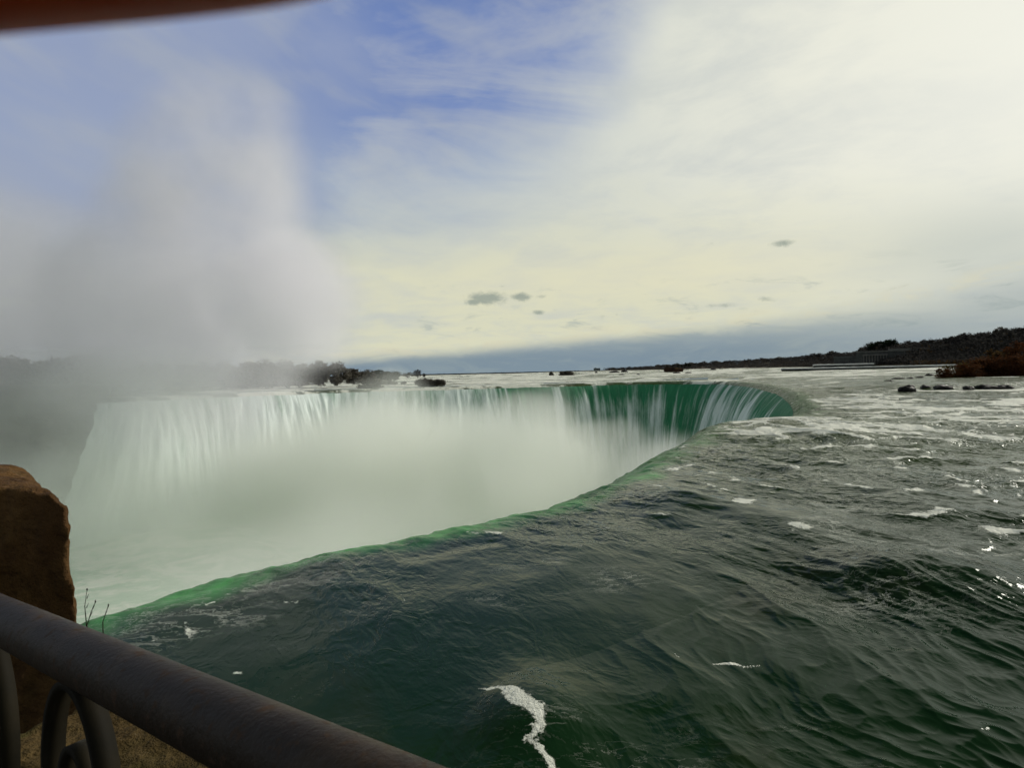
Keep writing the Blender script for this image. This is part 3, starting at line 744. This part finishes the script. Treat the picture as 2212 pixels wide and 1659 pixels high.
M_wall = simple_mat('dark_concrete', (.010, .011, .010), (.022, .022, .02), .3, .8, .3, .05)
M_white = simple_mat('white_water', (.62, .64, .60), (.80, .80, .76), .4, .7, .6, .2)
def weir(x0, x1, D, ytop, ymid, ybot, label):
    s = D/F; a = ground_at(x0, D, 0); b = ground_at(x1, D*.985, 0); mid = (a+b)/2; L = (b-a).length
    root = empty('weir', mid, math.atan2(b.y-a.y, b.x-a.x)); z = lambda y: H+(hor((x0+x1)/2)-y)/F*D
    bm = bmesh.new(); bm_box(bm, (0, 1.0, (z(ymid)+z(ybot)-2)/2), (L, 2.0, z(ymid)-z(ybot)+2), bev=.08); bm_obj('wall', bm, M_wall, root)
    bm = bmesh.new(); bm_box(bm, (0, 2.6, (z(ytop)+z(ymid))/2-.3), (L*.995, 3.0, z(ytop)-z(ymid)+.9), bev=.3)
    bmesh.ops.subdivide_edges(bm, edges=[e for e in bm.edges if e.calc_length() > L*.5], cuts=90)
    for v in bm.verts: v.co.z += .18*float(perlin(np.array([v.co.x/3.]), np.array([v.co.y]), 5)[0])
    bm_obj('water_crest', bm, M_white, root); tag(root, label, 'weir')
weir(1758, 1890, 600, 786.2, 788.4, 791.4, 'shorter dark weir with white water behind it, below the powerhouse')
weir(1690, 2092, 440, 791.4, 793.8, 799, 'long dark weir with a bright white crest running to the bushy spit')

# ------------------------------------------------------------------ railing
M_iron = None
def iron():
    m, n, out = new_mat('painted_iron'); p = n.obj()
    f = n.step(.45, .62, n.noise(p, 9, 6, .7)); g = n.step(.55, .7, n.noise(p, 60, 4, .6))
    c = n.mix(f, (.018, .011, .0055), (.036, .022, .011)); c = n.mix(n.mul(g, .6), c, (.07, .038, .02))
    principled(n, out, c, n.add(.5, n.mul(g, .25)), bump(n, n.add(n.noise(p, 160, 4, .6), n.mul(n.noise(p, 30, 4, .6), 1.5)), .5, .002), .22); return m
M_iron = iron(); M_ring = simple_mat('weathered_iron', (.006, .005, .002), (.013, .010, .004), 8, .75, .3, .003, .15)
RZ = H-.35
Pa = at_depth(0, 1337, .97); Pb = at_depth(484, 1567, .556); RU = (Pb-Pa).normalized(); RN = Vector((-RU.y, RU.x, 0)).normalized()
if RN.dot(Pa) < 0: RN = -RN
def on_rail(s, off=0, dz=0): return Pa+RU*s+RN*off+Vector((0, 0, dz))
def local(root, p): return Vector(p)-root.location
def railing():
    root = empty('railing', on_rail(0, 0, -1.2)); R = .0325
    bm = bmesh.new(); bm_tube(bm, [local(root, on_rail(s)) for s in np.linspace(-1.6, 2.6, 43)], R, 40); bm_obj('handrail', bm, M_iron, root, True)
    bm = bmesh.new(); bm_tube(bm, [local(root, on_rail(s, 0, -.92)) for s in (-1.6, 2.6)], .024, 16); bm_obj('bottom_rail', bm, M_iron, root, True)
    for s in (-1.45, 1.3, 2.55):
        bm = bmesh.new(); bm_tube(bm, [local(root, on_rail(s, 0, -1.6)), local(root, on_rail(s, 0, -.03))], .032, 20); bm_obj('post', bm, M_iron, root, True)
    def ring(a, b, th, wd, cz, s):
        bm = bmesh.new(); N = 56; vs = []
        for k in range(N):
            t = 2*math.pi*k/N; row = []
            for (dr, dn) in ((0, -wd/2), (0, wd/2), (-th, wd/2), (-th, -wd/2)):
                row.append(bm.verts.new(local(root, on_rail(s+(a+dr)*math.cos(t), dn, cz+(b+dr)*math.sin(t)))))
            vs.append(row)
        for k in range(N):
            for j in range(4): bm.faces.new((vs[k][j], vs[(k+1) % N][j], vs[(k+1) % N][(j+1) % 4], vs[k][(j+1) % 4]))
        bmesh.ops.recalc_face_normals(bm, faces=bm.faces); return bm
    # find where the photo's clear ring sits along the rail
    best = min(np.linspace(-.3, .6, 181), key=lambda s: abs(proj(on_rail(s, 0, -.17))[0]-172))
    for k in range(-4, 7):
        s = best+k*.40
        if s < -1.4 or s > 2.5: continue
        o = bm_obj('scroll_ring', ring(.105, .155, .011, .026, -.036-.150, s), M_ring, root, True)
        i = bm_obj('inner_ring', ring(.060, .100, .010, .020, -.036-.150-.03, s), M_ring, o, True)
        for j, zz in ((0, -.30), (0, -.90)):
            pass
        bm = bmesh.new(); bm_tube(bm, [local(root, on_rail(s, 0, -.336)), local(root, on_rail(s, 0, -.92))], .009, 10); bm_obj('baluster', bm, M_iron, root, True)
    tag(root, 'dark iron railing with a thick round handrail and scroll rings in the lower left', 'railing')
def proj(p):
    d = Vector(p)-CAM; zc = d.dot(fw); return CX+F*d.dot(RT)/zc, CY-F*d.dot(UP)/zc
railing()

# ------------------------------------------------------------------ pavement, stone wall, stone pillar
def stone_mat(name, base, light, moss, mossamt):
    m, n, out = new_mat(name); p = n.obj()
    c = n.mix(n.step(.35, .68, n.noise(p, 5, 6, .65)), base, light)
    c = n.mix(n.mul(n.step(.5, .68, n.noise(p, 2.6, 5, .6, .6)), mossamt), c, moss)
    sp = n.step(.66, .74, n.noise(p, 42, 3, .6)); c = n.mix(n.mul(sp, .45), c, tuple(min(1, v*2.2) for v in light))
    pit = n.step(.62, .5, n.noise(p, 30, 4, .65)); c = n.mix(n.mul(n.sub(1.0, pit), .35), c, tuple(v*.5 for v in base))
    b = bump(n, n.add(n.noise(p, 12, 6, .68), n.mul(n.noise(p, 70, 4, .6), .3)), .9, .03)
    principled(n, out, c, .92, b, .15); return m
M_pillar = stone_mat('brown_sandstone', (.065, .032, .011), (.13, .070, .025), (.048, .042, .013), .5)
M_wallst = stone_mat('mossy_stone', (.060, .038, .012), (.105, .070, .026), (.034, .042, .010), .8)
def clouds_tex(name, size, depth=3):
    t = bpy.data.textures.new(name, 'CLOUDS'); t.noise_scale = size; t.noise_depth = depth; return t
T1, T2 = clouds_tex('stone_lumps', .16), clouds_tex('stone_grain', .035)
def rough(o, vox, a1, a2, smooth=4):
    m = o.modifiers.new('voxels', 'REMESH'); m.mode = 'VOXEL'; m.voxel_size = vox; m.use_smooth_shade = True
    m = o.modifiers.new('soften', 'SMOOTH'); m.iterations = smooth; m.factor = .5
    for t, s in ((T1, a1), (T2, a2)):
        m = o.modifiers.new('displace', 'DISPLACE'); m.texture = t; m.strength = s; m.mid_level = .5; m.texture_coords = 'LOCAL'
def pillar():
    D = 1.42
    pts = [(-320,1040),(-100,1044),(0,1052),(60,1060),(112,1072),(140,1104),(145,1140),(150,1190),(160,1290),(168,1380),(185,1640),(200,2000),(260,2700),(-320,2700)]
    base = Vector((at_depth(0, 1400, D).x, D, RZ-.85)); bm = bmesh.new()
    fr = [bm.verts.new(at_depth(x, y, D)-base) for x, y in pts]; sh = Vector((-.47, .5, 0))
    bk = [bm.verts.new(v.co+sh) for v in fr]; bm.faces.new(fr); bm.faces.new(bk[::-1])
    for i in range(len(fr)):
        j = (i+1) % len(fr); bm.faces.new((fr[j], fr[i], bk[i], bk[j]))
    bmesh.ops.recalc_face_normals(bm, faces=bm.faces)
    o = bm_obj('stone_pillar', bm, M_pillar); o.location = base; rough(o, .008, .026, .019, 1)
    tag(o, 'rough brown stone pillar with a rounded top behind the handrail at the left edge', 'pillar')
pillar()
def low_wall():
    root_loc = on_rail(0, .2, -1.2); bm = bmesh.new(); rs = random.Random(3); s = -.28; rot = Matrix.Rotation(math.atan2(RU.y, RU.x), 3, 'Z')
    while s < 2.4:
        L = rs.uniform(.16, .30); top = -.28-rs.uniform(.0, .05); inn = rs.uniform(.045, .06)
        c = on_rail(s+L/2, (inn+.30)/2, (top-1.2)/2)-root_loc
        bm_box(bm, c, (L*.97, .30-inn, top+1.2), rot); 
        c = on_rail(s+L/2+.05, .21, (top-.1-1.2)/2)-root_loc; bm_box(bm, c, (L, .24, top-.1+1.2), rot)
        s += L
    o = bm_obj('stone_wall', bm, M_wallst); o.location = root_loc; rough(o, .012, .05, .016, 3)
    tag(o, 'low mossy wall of rough brown stones below the iron handrail', 'wall')
low_wall()
def pavement():
    m = simple_mat('paving', (.05, .047, .042), (.085, .08, .07), 2.5, .9, .4, .01)
    bm = bmesh.new(); q = [on_rail(-9, .55), on_rail(14, .55), on_rail(14, -9), on_rail(-9, -9)]
    t = [bm.verts.new((p.x, p.y, RZ-1.2)) for p in q]; b = [bm.verts.new((p.x, p.y, -2.)) for p in q]
    bm.faces.new(t); bm.faces.new(b[::-1])
    for i in range(4): bm.faces.new((t[(i+1) % 4], t[i], b[i], b[(i+1) % 4]))
    bmesh.ops.recalc_face_normals(bm, faces=bm.faces)
    o = bm_obj('pavement', bm, m); tag(o, 'stone paved promenade behind the railing', 'pavement', kind='structure')
pavement()

# dry stalks beside the pillar
def stalks():
    m = simple_mat('dry_stalk', (.02, .022, .012), (.035, .035, .02), 9, .9, .1, .001)
    b = at_depth(200, 1420, 1.5); root = empty('weed', b)
    for pts in ([(186,1340),(183,1310),(188,1274)],[(188,1352),(197,1322),(206,1300)],[(222,1345),(228,1326),(234,1308)]):
        P = [at_depth(*pts[0], 1.5)-b+Vector((.0, 0, -.08))]+[at_depth(x, y, 1.5)-b for x, y in pts]
        bm = bmesh.new(); bm_tube(bm, P, [.0014, .0012, .0009, .0005], 6)
        for t in (.4, .7):
            q = P[1].lerp(P[3], t); bm_tube(bm, [q, q+Vector((.006, 0, .012))], [.001, .0004], 5)
        bmesh.ops.create_icosphere(bm, subdivisions=1, radius=.0026, matrix=Matrix.Translation(P[3]) @ Matrix.Diagonal((.7, .7, 1.6, 1)))
        bm_obj('stem', bm, m, root)
    tag(root, 'dry weed of three thin stalks growing right of the stone pillar', 'weed')
stalks()

# ------------------------------------------------------------------ hand held over the lens
def hand():
    m, n, out = new_mat('skin'); p = n.obj()
    c = n.mix(n.step(.35, .65, n.noise(p, 60, 4, .6)), (.60, .075, .018), (.70, .11, .03))
    s = principled(n, out, c, .55, bump(n, n.noise(p, 700, 3, .6), .2, .0004), .3)
    s.inputs['Subsurface Weight'].default_value = .25; s.inputs['Subsurface Radius'].default_value = (.008, .003, .0015); s.inputs['Subsurface Scale'].default_value = .5
    u = .035/F
    def q(px, py, dy=0.0): return CAM+fw*(.035+dy)+RT*((px-CX)*u)+UP*((CY-py)*u)
    me = bpy.data.meshes.new('hand'); V = []; E = []; Rr = []
    def chain(pts, rad, start=None):
        last = start
        for p_, r_ in zip(pts, rad):
            V.append(p_); Rr.append(r_); k = len(V)-1
            if last is not None: E.append((last, k))
            last = k
        return last
    W = [CAM+fw*.0+RT*-.215+UP*.01, CAM+fw*.02+RT*-.175+UP*.035, CAM+fw*.03+RT*-.135+UP*.052, CAM+fw*.034+RT*-.105+UP*.058]
    arm = [CAM+fw*-.42+RT*-.36+UP*-.20, CAM+fw*-.20+RT*-.29+UP*-.09]
    chain([W[0]], [.027]); chain(W[1:], [.03, .034, .030], 0); palm = 2
    k = chain(arm[::-1], [.033, .042], 0)
    r = 320*u
    chain([q(-1750, -330), q(-900, -212), q(0, -276), q(420, -309), q(720, -331), q(900, -344)], [r*1.08, r*1.04, r, r*.99, r*.90, r*.62], 3)
    for z_, ln, dep in ((.020, .036, .012), (.038, .034, .02), (.054, .026, .024)):
        b_ = CAM+fw*(.036+dep*.3)+RT*-.085+UP*(.047+z_)
        chain([b_, b_+RT*ln+fw*.006+UP*.002, b_+RT*(ln+.016)+fw*(-.012), b_+RT*(ln-.002)+fw*(-.026)], [.0095, .009, .0082, .0068], 3)
    chain([CAM+fw*.0+RT*-.125+UP*.022, CAM+fw*-.022+RT*-.095+UP*.012, CAM+fw*-.03+RT*-.066+UP*.010], [.014, .0115, .0085], 1)
    o0 = W[0].copy(); me.from_pydata([v-o0 for v in V], E, []); o = bpy.data.objects.new('hand', me); COL.objects.link(o); o.location = o0
    me.materials.append(m)
    sk = o.modifiers.new('skin', 'SKIN'); sk.use_smooth_shade = True; lay = me.skin_vertices[0].data if me.skin_vertices else None
    if lay is None:
        bpy.context.view_layer.objects.active = o; bpy.ops.mesh.customdata_skin_add(); lay = me.skin_vertices[0].data
    for i, r_ in enumerate(Rr): lay[i].radius = (r_, r_)
    lay[0].use_root = True
    s2 = o.modifiers.new('subd', 'SUBSURF'); s2.levels = 2; s2.render_levels = 2
    tag(o, 'blurred red-brown finger held close over the lens along the top left corner', 'hand')
hand()

# ------------------------------------------------------------------ mist rising from the gorge
def mist_material(name, lobes, dens, noise_scale, warp, ns_detail=3, aniso=.3, col=(.972, .99, .95), thr=(.30, .72), zfun=None, floor=.12, edge=(.0, .55)):
    m, n, out = new_mat(name); p = n.pos()
    w = n.noise(p, noise_scale*.55, 1.0, .5, 0, True)
    pw = n.vm('ADD', p, n.vm('SCALE', n.vm('SUBTRACT', w, (.5, .5, .5)), scale=warp))
    tot = None
    for (cx, cy, cz, rx, ry, rz, k) in lobes:
        q = n.vm('LENGTH', n.vm('MULTIPLY', n.vm('SUBTRACT', pw, (cx, cy, cz)), (1/rx, 1/ry, 1/rz)))
        v = n.step(1-edge[0], 1-edge[1]-.0, q, 0.0, k)
        tot = v if tot is None else n.m('MAXIMUM', tot, v) if k > 0 else n.m('SUBTRACT', tot, n.m('ABSOLUTE', v))
    nz = n.noise(p, noise_scale, ns_detail, .55)
    d = n.mul(tot, n.step(thr[0], thr[1], nz, floor, 1.0))
    if zfun: d = zfun(n, p, d)
    d = n.mul(d, dens)
    v = n.node('ShaderNodeVolumePrincipled'); n.set(v.inputs['Color'], col); n.set(v.inputs['Density'], d); n.set(v.inputs['Anisotropy'], aniso)
    n.l.new(v.outputs[0], out.inputs['Volume']); return m
def hull(name, lobes, mat, label, pad=1.06):
    bm = bmesh.new(); lo = [1e9]*3; hi = [-1e9]*3
    for (cx, cy, cz, rx, ry, rz, k) in lobes:
        for i, (c, r) in enumerate(((cx, rx), (cy, ry), (cz, rz))):
            lo[i] = min(lo[i], c-r*pad); hi[i] = max(hi[i], c+r*pad)
    return lo, hi
def box_obj(name, lo, hi, mat, label, cat):
    bm = bmesh.new(); bm_box(bm, [(a+b)/2 for a, b in zip(lo, hi)], [b-a for a, b in zip(lo, hi)])
    o = bm_obj(name, bm, mat); tag(o, label, cat, kind='stuff'); return o
# pale spray filling the gorge
gl = [(-50, 222, -56, 125, 80, 58, 1.0), (-150, 192, -50, 80, 56, 48, .7), (-130, 184, -22, 70, 46, 44, .22), (-4, 208, -54, 56, 66, 55, 1.0), (40, 185, -52, 34, 60, 38, 1.0), (-50, 130, -70, 100, 80, 52, .55),
      (28, 120, -62, 26, 60, 42, .55), (34, 232, -24, 17, 15, 15, .5), (4, 240, -12, 24, 18, 14, .35), (-52, 232, -6, 26, 18, 14, .3), (-100, 205, -8, 26, 18, 16, .3)]
Mg = mist_material('gorge_spray', gl, .072, .036, 36, 4, .2, thr=(.33, .58), floor=.36, edge=(.0, .4))
box_obj('mist', (-235, 50, -45.5), (84, 300, 16), Mg, 'thick pale spray billowing in the gorge in front of the falling water', 'mist')
pl = [(-72, 205, 30, 36, 34, 28, .9), (-66, 205, 40, 22, 24, 20, .8), (-112, 205, 28, 50, 42, 42, .75), (-98, 205, 62, 36, 36, 36, .55), (-100, 208, 86, 30, 30, 30, .35), (-170, 200, 34, 66, 46, 44, .22), (-112, 205, 4, 60, 36, 26, .4)]
Mp = mist_material('spray_plume', pl, .105, .026, 34, 5, .2, thr=(.36, .60), edge=(.0, .4), col=(.972, .964, .99))
box_obj('mist', (-232, 155, -32), (-30, 254, 122), Mp, 'tall grey plume of spray drifting up in front of the left sky', 'mist')

# ------------------------------------------------------------------ sky, sun
SUN_AZ, SUN_EL = math.radians(62), math.radians(28)
def sky():
    w = bpy.data.worlds.new('World'); SC.world = w; w.use_nodes = True; w.node_tree.nodes.clear(); n = NT(w.node_tree)
    out = n.node('ShaderNodeOutputWorld'); bg = n.node('ShaderNodeBackground'); n.l.new(bg.outputs[0], out.inputs[0])
    K = .1; bg.inputs['Strength'].default_value = K
    ns = n.node('ShaderNodeTexSky', sky_type='NISHITA', sun_disc=False); ns.sun_elevation = SUN_EL; ns.sun_rotation = SUN_AZ
    ns.altitude = 100; ns.air_density = 1.0; ns.dust_density = .6; ns.ozone_density = 1.6
    d = n.node('ShaderNodeTexCoord').outputs['Generated']
    x, y, z = n.sep(d)
    az = n.mul(n.m('ARCTAN2', x, y), 57.2958); el = n.mul(n.m('ARCSINE', z), 57.2958)
    def c(r, g, b, k=1.0): return tuple(v*k/K for v in lin(r, g, b))
    zz = n.m('MAXIMUM', n.add(z, .13), .03)
    pl = n.xyz(n.m('DIVIDE', x, zz), n.m('DIVIDE', y, zz), 0.0)
    n1 = n.noise(pl, .9, 6, .58, .5); n2 = n.noise(pl, 2.6, 6, .6, .4); n3 = n.noise(n.xyz(n.mul(az, .05), n.mul(el, .16), 2.0), 1.0, 6, .6, .8)
    nf = n.noise(n.xyz(n.mul(az, .22), n.mul(el, .75), 0.0), 1.0, 6, .62, .6)
    N1 = n.sub(n1, .5); N2 = n.sub(n2, .5); N3 = n.sub(n3, .5); NF = n.sub(nf, .5)
    def gauss(a0, e0, sa, se, rot=0.0):
        da = n.sub(az, a0); de = n.sub(el, e0)
        if rot:
            cr, sr = math.cos(rot), math.sin(rot); da, de = n.add(n.mul(da, cr), n.mul(de, sr)), n.sub(n.mul(de, cr), n.mul(da, sr))
        q = n.add(n.m('POWER', n.m('ABSOLUTE', n.m('DIVIDE', da, sa)), 2.0), n.m('POWER', n.m('ABSOLUTE', n.m('DIVIDE', de, se)), 2.0))
        return n.m('POWER', 2.71828, n.mul(q, -1.0))
    blue = n.mix(.75, ns.outputs[0], c(108, 132, 192))
    blue = n.mix(n.step(26, 8, el), blue, c(146, 166, 196))
    # thin lavender veil over the blue
    veil = n.m('MULTIPLY', n.step(.40, .70, n.add(n1, n.add(n.mul(N3, .8), n.mul(N2, .4)))), .85)
    veil = n.m('MAXIMUM', veil, n.mul(n.step(-8, -26, n.add(az, n.mul(N1, 22))), .7))
    veil = n.m('MAXIMUM', veil, n.mul(gauss(-16, 26, 5.5, 5.0, -.5), n.add(.55, N2)))
    col = n.mix(veil, blue, c(158, 168, 190))
    strat = n.noise(n.xyz(n.mul(az, .07), n.add(n.mul(el, .20), n.mul(az, .05)), 9.0), 1.0, 4, .5, .25)
    col = n.mix(n.mul(n.step(.46, .74, strat), n.step(2, -8, az, 0.0, .7)), col, c(166, 173, 184))
    col = n.mix(n.mul(n.step(15, 2, el), n.step(-6, -20, az)), col, c(160, 167, 170))
    # broad bright cloud sheet to the right
    eb = n.add(13.0, n.mul(5.2, n.m('POWER', 2.71828, n.m('DIVIDE', az, 11.0))))
    g = n.add(n.sub(eb, el), n.add(n.mul(N1, 15.0), n.mul(N3, 9.0)))
    m1 = n.m('MAXIMUM', n.step(-9, 7, g), n.step(40, 75, n.m('ABSOLUTE', az)))
    sheet = n.mix(n.step(-12, 34, n.add(az, n.mul(N1, 20))), c(196, 203, 200), c(231, 231, 216))
    sheet = n.mix(n.mul(n.step(19, 6, n.add(el, n.mul(N3, 8))), n.step(48, 20, az)), sheet, c(216, 216, 190))
    sheet = n.mix(n.mul(n.step(.42, .66, n.add(n.mul(n2, .5), n.mul(n3, .5))), .6), sheet, c(188, 195, 196))
    sheet = n.mix(n.mul(n.step(.55, .72, n1), .25), sheet, c(172, 184, 198))
    sheet = n.mix(n.mul(gauss(20, 8.5, 30, 2.6), .6), sheet, c(226, 222, 192))
    glow = n.add(n.mul(gauss(46, 22, 20, 17), .85), n.mul(gauss(52, 24, 7, 7), 1.0))
    sheet = n.mix(n.m('MINIMUM', glow, 1.0), sheet, c(243, 243, 232))
    sheet = n.mix(n.step(-13, -23, n.add(az, n.mul(N1, 10))), sheet, n.mix(n.step(16, 4, el), c(154, 162, 180), c(160, 166, 168)))
    col = n.mix(m1, col, sheet)
    # grey bank on the right under the glow
    col = n.mix(n.mul(gauss(38, 8.5, 9, 3.6), .55), col, c(178, 188, 186))
    # fine bright and dark wisps low down
    wis = n.mul(n.step(10.5, 5.0, n.add(el, n.mul(NF, 3))), n.step(1.5, 3.2, el))
    col = n.mix(n.mul(wis, n.step(.55, .75, nf)), col, c(176, 184, 176))
    # dark low bank on the horizon, top rises to the right
    et = n.add(2.6, n.add(n.mul(az, .062), n.mul(n.m('POWER', n.m('MAXIMUM', n.sub(az, 20), 0.0), 2.0), .0032)))
    et = n.m('MAXIMUM', et, .6)
    gb = n.add(n.sub(et, el), n.add(n.mul(NF, 1.5), n.mul(N3, 1.0)))
    m2 = n.mul(n.step(n.step(15, 40, az, -.7, -2.2), n.step(15, 40, az, 1.1, 2.8), gb), n.step(15, 42, az, .92, .7))
    low = n.mix(n.step(4.5, 1.0, n.add(el, n.mul(N3, 3))), c(156, 168, 170), c(116, 137, 154))
    low = n.mix(n.mul(n.step(.45, .7, nf), .3), low, c(158, 170, 168))
    col = n.mix(m2, col, low)
    rim = n.mul(n.mul(n.step(-1.3, -.2, gb), n.step(.7, -.1, gb)), n.step(.42, .62, nf))
    col = n.mix(n.mul(rim, .5), col, c(222, 216, 186))
    # small dark cumulus
    puff = None
    for (px, py, wx, wy, k) in ((1052,644,44,15,1),(1024,652,22,8,1),(1126,641,25,11,.95),(1168,640,15,6,.5),(1163,674,15,7,.75),(1085,618,12,4,.4),(1692,525,27,9,.7),(1525,528,24,5,.4),(1300,683,11,7,.4),(1332,680,8,8,.4),(1560,660,40,7,.55),(1655,645,26,8,.5),(1480,676,34,6,.4)):
        dr = ray(px, py).normalized(); a0 = math.degrees(math.atan2(dr.x, dr.y)); e0 = math.degrees(math.asin(dr.z)); s = math.degrees(1/F)
        gq = n.mul(gauss(a0, e0, wx*s, wy*s), k); puff = gq if puff is None else n.m('MAXIMUM', puff, gq)
    pn = n.noise(n.xyz(n.mul(az, 1.1), n.mul(el, 2.0), 5.0), 1.0, 6, .65, .5)
    pm = n.step(.22, .88, n.add(puff, n.mul(n.sub(pn, .5), .9)))
    col = n.mix(n.mul(n.mul(pm, n.step(.03, .15, puff)), .85), col, c(148, 158, 148))
    # unseen sky overhead and behind, toned down for darker water reflections and rail
    col = n.mix(n.mul(n.step(29, 43, el), .9), col, c(86, 96, 80))
    col = n.mix(n.mul(n.step(80, 130, n.m('ABSOLUTE', az)), .15), col, c(92, 98, 100))
    # below the horizon
    col = n.mix(n.step(0.0, -1.5, el), col, c(92, 102, 98))
    n.l.new(col, bg.inputs[0])
    w.cycles.sampling_method = 'MANUAL'; w.cycles.sample_map_resolution = 512
    s = bpy.data.lights.new('sun', 'SUN'); s.energy = 2.9; s.angle = math.radians(22); s.color = (1, .95, .86)
    so = bpy.data.objects.new('sun', s); COL.objects.link(so)
    dv = Vector((math.sin(SUN_AZ)*math.cos(SUN_EL), math.cos(SUN_AZ)*math.cos(SUN_EL), math.sin(SUN_EL)))
    so.rotation_euler = dv.to_track_quat('Z', 'Y').to_euler(); so.location = (20, 20, 40)
sky()

# ------------------------------------------------------------------ camera and render settings
cd = bpy.data.cameras.new('camera'); co = bpy.data.objects.new('camera', cd); COL.objects.link(co)
M = Matrix((RT, UP, -fw)).transposed().to_4x4(); M.translation = CAM; co.matrix_world = M
cd.sensor_fit = 'HORIZONTAL'; cd.sensor_width = 36; cd.lens = 18*F/1106; cd.clip_start = .004; cd.clip_end = 60000
cd.dof.use_dof = True; cd.dof.focus_distance = 40; cd.dof.aperture_fstop = cd.lens/1.0
SC.camera = co
SC.view_settings.view_transform = 'Standard'; SC.view_settings.look = 'None'; SC.view_settings.exposure = 0; SC.view_settings.gamma = 1
SC.render.engine = 'CYCLES'; cy = SC.cycles
cy.use_denoising = True; cy.denoiser = 'OPENIMAGEDENOISE'; cy.use_adaptive_sampling = True; cy.adaptive_threshold = .045
cy.max_bounces = 10; cy.volume_bounces = 8; cy.diffuse_bounces = 3; cy.glossy_bounces = 3; cy.transparent_max_bounces = 8
cy.volume_step_rate = .45; cy.volume_max_steps = 512; cy.sample_clamp_indirect = 4
